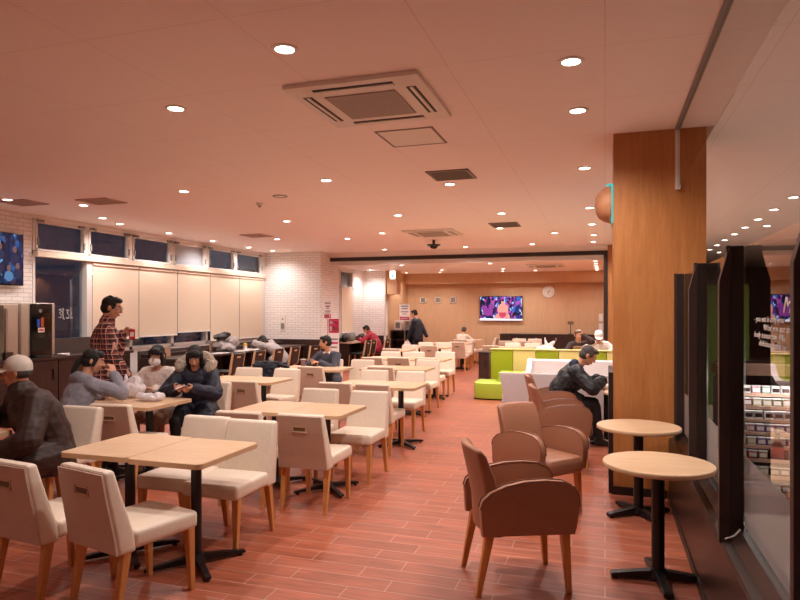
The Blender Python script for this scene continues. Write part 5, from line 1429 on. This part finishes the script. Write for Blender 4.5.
sculpt('fur_trim', fr, 'fur', p['root'], .008, 2, .012, .02)
w1, w2 = p['arms'][-1][2], p['arms'][1][2]
mid = (w1 + w2) / 2
b = bm_new(); bx(b, -.04, .04, -.075, .075, -.005, .005, .004); ph = obj('smartphone', b, 'phone')
b = bm_new(); bx(b, -.036, .036, -.07, .07, .005, .0056); obj('screen', b, 'scr_white', ph)
Mx = Matrix.Translation((-4.2, 5.97, 0)) @ Matrix.Rotation(math.radians(196), 4, 'Z')
pt = Mx @ (mid + V((0, .085, .022)))
ph.location = pt; ph.rotation_euler = (.35, 0, math.radians(196 + 90)); tag(ph, 'smartphone held in both hands of the woman in the navy parka', 'phone')
# man in plaid, standing
p = person('standing man in a plaid flannel shirt, reaching down to the white bag', (-5.22, 5.66, 0), math.radians(-52), h=1.745, lean=2, lean2=7, yaw=-6, pitch=12,
           rw=(.14, .26, .90), rpal=(-1, .1, -.2), rf=(-.05, .55, -.85), rh=(.4, -1, -.2), lw=(.0, .20, 1.36), lf=(.1, 1, .1), lpal=(1, 0, -.1), lh=(-.5, -.3, -1), curl=(1.0, .6), la=(-.1, .03, .085), ra=(.1, -.06, .085), top='plaid', bottom='trouser', hair='spiky', puff=.028, topname='flannel_shirt', vox=.007, long=True, collar=.015, wr=.02)
cl = [('c', p['nb'] + p['ax'] * .055 + p['ay'] * .03, .016, p['nb'] + p['ax'] * .06 - p['ay'] * .04 + p['az'] * .03, .016), ('c', p['nb'] - p['ax'] * .055 + p['ay'] * .03, .016, p['nb'] - p['ax'] * .06 - p['ay'] * .04 + p['az'] * .03, .016), ('c', p['nb'] - p['ax'] * .06 - p['ay'] * .04 + p['az'] * .03, .016, p['nb'] + p['ax'] * .06 - p['ay'] * .04 + p['az'] * .03, .016)]
sculpt('collar', cl, 'plaid', p['root'], .006, 3)
b = bm_new(); H_ = p['H']
for sd in (-1, 1):
    add_tube(b, [H_(sd * .079, -.005, .018), H_(sd * .074, .05, .018), H_(sd * .06, .1, .016)], .0022, 6)
    c = H_(sd * .032, .104, .012)
    pts = [c + p['RH'] @ V((.025 * math.cos(a), 0, .017 * math.sin(a))) for a in [2 * PI * k / 16 for k in range(17)]]
    add_tube(b, pts, .002, 6)
add_tube(b, [H_(-.008, .105, .014), H_(.008, .105, .014)], .002, 6)
obj('glasses', b, 'silver', p['root'], True)
a, e, w = p['arms'][-1]
Mx = Matrix.Translation((-5.22, 5.66, 0)) @ Matrix.Rotation(math.radians(-52), 4, 'Z')
t = thing('red_packet', 'small red and white packet in the raised hand of the plaid shirt man', 'packet', Mx @ (w + V((.03, .10, -.02))), math.radians(-52))
b = bm_new(); bx(b, -.045, .045, -.03, .03, -.05, .06, .006); obj('carton', b, 'redcup', t)
b = bm_new(); bx(b, .045, .047, -.02, .02, -.02, .03); obj('label_patch', b, 'paper', t)
# man in the slate sweater
p = person('seated man in a slate sweater and white collar, looking sideways with a phone', (-4.26, 9.62, 0), math.radians(176), h=1.58, pz=.48, lean=7, lean2=19, yaw=-62, pitch=4,
           lw=(.02, .36, .79), rw=(.14, .34, .79), lf=(.5, .8, .1), rf=(-.3, .9, .05), lpal=(0, -.3, -1), rpal=(-.3, -.3, .9), top='sweater', bottom='trouser', hair='short', puff=.026, topname='sweater', vox=.009, long=True, wr=.018)
sculpt('shirt_collar', [('c', p['nb'] + p['ax'] * .05 + p['ay'] * .045, .018, p['nb'] - p['ay'] * .05 + p['az'] * .03, .02), ('c', p['nb'] - p['ax'] * .05 + p['ay'] * .045, .018, p['nb'] - p['ay'] * .05 + p['az'] * .03, .02)], 'whiteshirt', p['root'], .008, 3)
# person slumped asleep at the window counter
p = person('person in a pale grey knit slumped asleep over the window counter', (-6.98, 13.05, 0), math.radians(90), h=1.66, pz=.52, lean=34, lean2=62, yaw=0, pitch=20,
           lw=(-.10, .70, .80), rw=(.16, .62, .80), lh=(-1, .2, .6), rh=(1, .2, .4), top='greyknit', bottom='trouser', hair='bob', puff=.028, topname='knit_top', vox=.010, long=True, face=False, wr=.02)
# red jacket at the far counter
p = person('person in a crimson jacket bent over the far room counter', (-6.24, 17.35, 0), math.radians(90), h=1.62, pz=.52, lean=16, lean2=36, pitch=22, lw=(-.14, .5, .79), rw=(.14, .5, .79), top='red', bottom='trouser', hair='short', puff=.05, topname='jacket', vox=.012, long=True, face=False, collar=.03, wr=.02)
# walker
p = person('walking man in a dark navy jacket carrying a bag in the far room', (-5.2, 17.95, 0), math.radians(80), h=1.63, lean=4, lean2=10, yaw=0, pitch=16, lw=(-.22, .22, .80), rw=(.20, -.22, .80), lh=(-1, -1, -.2), rh=(1, -1, -.2), la=(-.1, .2, .085), ra=(.1, -.22, .1), top='darknavy', bottom='trouser', hair='short', puff=.035, topname='jacket', vox=.010, long=True, wr=.02)
o = sculpt('carrier_bag', [('e', (0, 0, -.14), (.12, .06, .13)), ('c', (-.03, 0, 0), .012, (-.06, 0, -.08), .02), ('c', (.03, 0, 0), .012, (.06, 0, -.08), .02)], 'plastic', None, .01, 2, .02, .05)
a, e, w = p['arms'][-1]
o.location = Matrix.Translation((-5.2, 17.95, 0)) @ Matrix.Rotation(math.radians(80), 4, 'Z') @ (w + V((0, .02, -.08))); o.rotation_euler = (0, 0, math.radians(170)); tag(o, 'white carrier bag in the hand of the walking man', 'bag')
# far person in the oat shirt
p = person('far person in an oat coloured shirt seen from behind, below the wall television', (-4.02, 18.32, 0), math.radians(-14), h=1.5, pz=.49, lean=14, lean2=30, pitch=12, lw=(-.08, .44, .76), rw=(.1, .44, .76), top='cream_shirt', bottom='trouser', hair='short', hairm='greyhair', puff=.035, topname='shirt', vox=.012, face=False, wr=.02)
# two behind the partition
p = person('person in a tan vest and dark sleeves leaning on a hand behind the coloured partition', (-.58, 14.0, 0), math.radians(205), h=1.58, pz=.5, lean=8, lean2=20, yaw=-10, pitch=8, tilt=10, lw=(-.05, .22, 1.1), lf=(.2, -.2, .9), lpal=(.9, -.2, 0), lh=(-.8, .4, -.8), rw=(.14, .34, .78), top='darkbrown', bottom='trouser', hair='short', hairm='brownhair', puff=.026, topname='shirt', vox=.010, wr=.018)
vst = [('l', [(p['waist'], p['ax'], p['ay'], .178, .138), (p['chest'], p['ax'], p['ay'], .196, .148), (p['shc'] + p['az'] * .01, p['ax'], p['ay'], .165, .122)])]
sculpt('vest', vst, 'tanvest', p['root'], .010, 3, .01)
p = person('person in a white cap and white shirt behind the coloured partition', (-.14, 14.05, 0), math.radians(184), h=1.64, pz=.5, lean=10, lean2=30, pitch=24, lw=(-.22, .34, .78), rw=(.22, .34, .78), top='whiteshirt', bottom='trouser', hair='capped', puff=.04, topname='shirt', vox=.010, wr=.018)
baseball_cap(p, 'whitecap')
# writing person in the black jacket
p = person('person in a black jacket with a navy hood, bent over writing at the round table', (-.53, 8.03, 0), math.radians(-86), h=1.68, pz=.49, lean=12, lean2=36, yaw=0, pitch=22,
           rw=(.10, .50, .775), rf=(-.15, .9, -.15), rpal=(-.5, 0, -.9), rh=(1, -.5, -.5), lw=(-.10, .46, .775), curl=(.5, 1.0), la=(-.1, .42, .085), ra=(.1, .46, .085), top='blackjacket', bottom='trouser', hair='short', hairm='greyhair', puff=.05, topname='jacket', vox=.0075, long=True, wr=.03)
hd = [('e', tuple(p['nb'] - p['ay'] * .06 - p['az'] * .02), (.135, .062, .08), Matrix.Rotation(-.4, 3, 'X')), ('c', p['nb'] + p['ax'] * .09, .04, p['nb'] + p['ax'] * .05 + p['ay'] * .06 - p['az'] * .03, .025), ('c', p['nb'] - p['ax'] * .09, .04, p['nb'] - p['ax'] * .05 + p['ay'] * .06 - p['az'] * .03, .025)]
sculpt('hood', hd, 'navyhood', p['root'], .009, 4, .02)
a, e, w = p['arms'][1]
Mx = Matrix.Translation((-.53, 8.03, 0)) @ Matrix.Rotation(math.radians(-86), 4, 'Z')
b = bm_new(); add_cone(b, (0, 0, 0), (0, 0, .14), .002, .004, 8); pn = obj('pen', b, 'black', None, True); pn.location = Mx @ (w + V((-.03, .11, -.068))); pn.rotation_euler = (-.5, .35, 0); tag(pn, 'pen in the hand of the writing person', 'pen')
# ------------------------------------------------------------------ things on the tables
def bagmat(name):
    m, nt, bb = newmat(name)
    bb.inputs['Base Color'].default_value = lin('#efe9ea'); bb.inputs['Roughness'].default_value = .25
    out = nt.nodes['Material Output']; tr = N(nt, 'ShaderNodeBsdfTranslucent'); tr.inputs[0].default_value = lin('#efe9ea')
    mx = N(nt, 'ShaderNodeMixShader'); mx.inputs[0].default_value = .35
    nt.links.new(bb.outputs[0], mx.inputs[1]); nt.links.new(tr.outputs[0], mx.inputs[2]); nt.links.new(mx.outputs[0], out.inputs['Surface'])
    return m
M['bag'] = bagmat('thin_plastic_film')
o = sculpt('plastic_bag', [('e', (0, 0, .07), (.17, .13, .085)), ('e', (.05, .02, .13), (.08, .07, .07)), ('c', (-.03, 0, .15), .03, (-.06, .01, .21), .012), ('c', (.03, .02, .16), .025, (.07, .03, .205), .010)], 'bag', None, .008, 1, .035, .06)
o.location = (-4.62, 5.38, .735); tag(o, 'full white plastic bag on the table under the plaid man\'s hand', 'plastic bag')
o = sculpt('plastic_wrapper', [('e', (0, 0, .03), (.15, .09, .035)), ('e', (.08, .02, .045), (.07, .06, .03)), ('e', (-.08, -.02, .04), (.06, .05, .035))], 'bag', None, .008, 1, .03, .045)
o.location = (-4.24, 5.22, .728); tag(o, 'flat crumpled clear wrapper on the table before the navy parka', 'wrapper')
t = thing('paper_cup', 'small plum cup on the table beside the man in the sweater', 'cup', (-4.52, 9.12, .7205))
b = bm_new(); add_lathe(b, [(0, 0), (.032, 0), (.042, .12), (.039, .12), (.03, .006), (0, .006)], seg=24); obj('cup_body', b, 'cup', t, True)
b = bm_new(); add_lathe(b, [(.0385, .118), (.043, .118), (.043, .124), (.0385, .124)], seg=24); obj('rim', b, 'paper', t, True)
b = bm_new(); bx(b, -.035, .035, -.07, .07, 0, .009, .003); o = obj('smartphone', b, 'phone', None, loc=(-4.36, 9.24, .7207), rz=.8); tag(o, 'dark phone lying on the table by the hands of the man in the sweater', 'phone')
b = bm_new(); bx(b, -.031, .031, -.064, .064, .009, .0094); obj('screen', b, 'gloss', o)
# coat over a chair back
o = sculpt('draped_coat', [('h', [V((x, y, z)) for x in (-.2, .2) for y, z in ((-.37, .50), (-.355, .8), (-.30, .82), (-.255, .8))]), ('c', (-.17, -.31, .81), .035, (.2, -.31, .82), .03), ('c', (.2, -.31, .80), .035, (.34, -.28, .77), .03), ('h', [V((x, y, z)) for x in (-.2, -.02) for y, z in ((-.38, .40), (-.36, .8), (-.33, .8), (-.34, .4))])], 'sweater', None, .010, 4, .035, .07)
o.data.materials[0] = M['darknavy']
o.location = (-4.78, 8.72, 0.012); o.rotation_euler = (0, 0, math.radians(2)); tag(o, 'dark coat draped over the back of a cream chair', 'coat')
# white bag and table behind the partition
t = thing('long_table', 'long table behind the coloured partition, under the white bag', 'table', (-1.2, 13.35, 0))
b = bm_new(); bx(b, -.9, 1.0, -.33, .33, .69, .72, .004); obj('table_top', b, 'maple', t)
for x in (-.6, .7):
    b = bm_new(); add_cone(b, (x, 0, .03), (x, 0, .69), .035, .035, 16); obj('pole', b, 'black', t, True)
    b = bm_new(); bx(b, x - .25, x + .25, -.03, .03, 0, .03); bx(b, x - .03, x + .03, -.28, .28, 0, .03); obj('foot', b, 'black', t)
for i, (x, lb) in enumerate(((-.58, 'cream chair under the person in the tan vest'), (-.14, 'cream chair under the person in the white cap'))): chair(x, 14.06, 180, lb)
o = sculpt('carrier_bag', [('e', (0, 0, .10), (.2, .12, .10)), ('c', (.02, 0, .15), .04, (-.02, 0, .34), .012), ('c', (.08, 0, .2), .05, (.16, 0, .26), .03)], 'bag', None, .012, 1, .05, .05)
o.location = (-1.15, 13.4, .70); tag(o, 'white carrier bag with a tall handle on the table behind the partition', 'bag')

# ------------------------------------------------------------------ world and colour
w = bpy.data.worlds.new('night'); SC.world = w; w.use_nodes = True
w.node_tree.nodes['Background'].inputs[0].default_value = (.085, .092, .115, 1); w.node_tree.nodes['Background'].inputs[1].default_value = .4
SC.view_settings.view_transform = 'Standard'; SC.view_settings.look = 'None'; SC.view_settings.gamma = 1; SC.view_settings.use_curve_mapping = False
SC.view_settings.exposure = EXPO
SC.cycles.use_denoising = True
SC.cycles.max_bounces = 14; SC.cycles.diffuse_bounces = 10; SC.cycles.glossy_bounces = 6; SC.cycles.transparent_max_bounces = 16
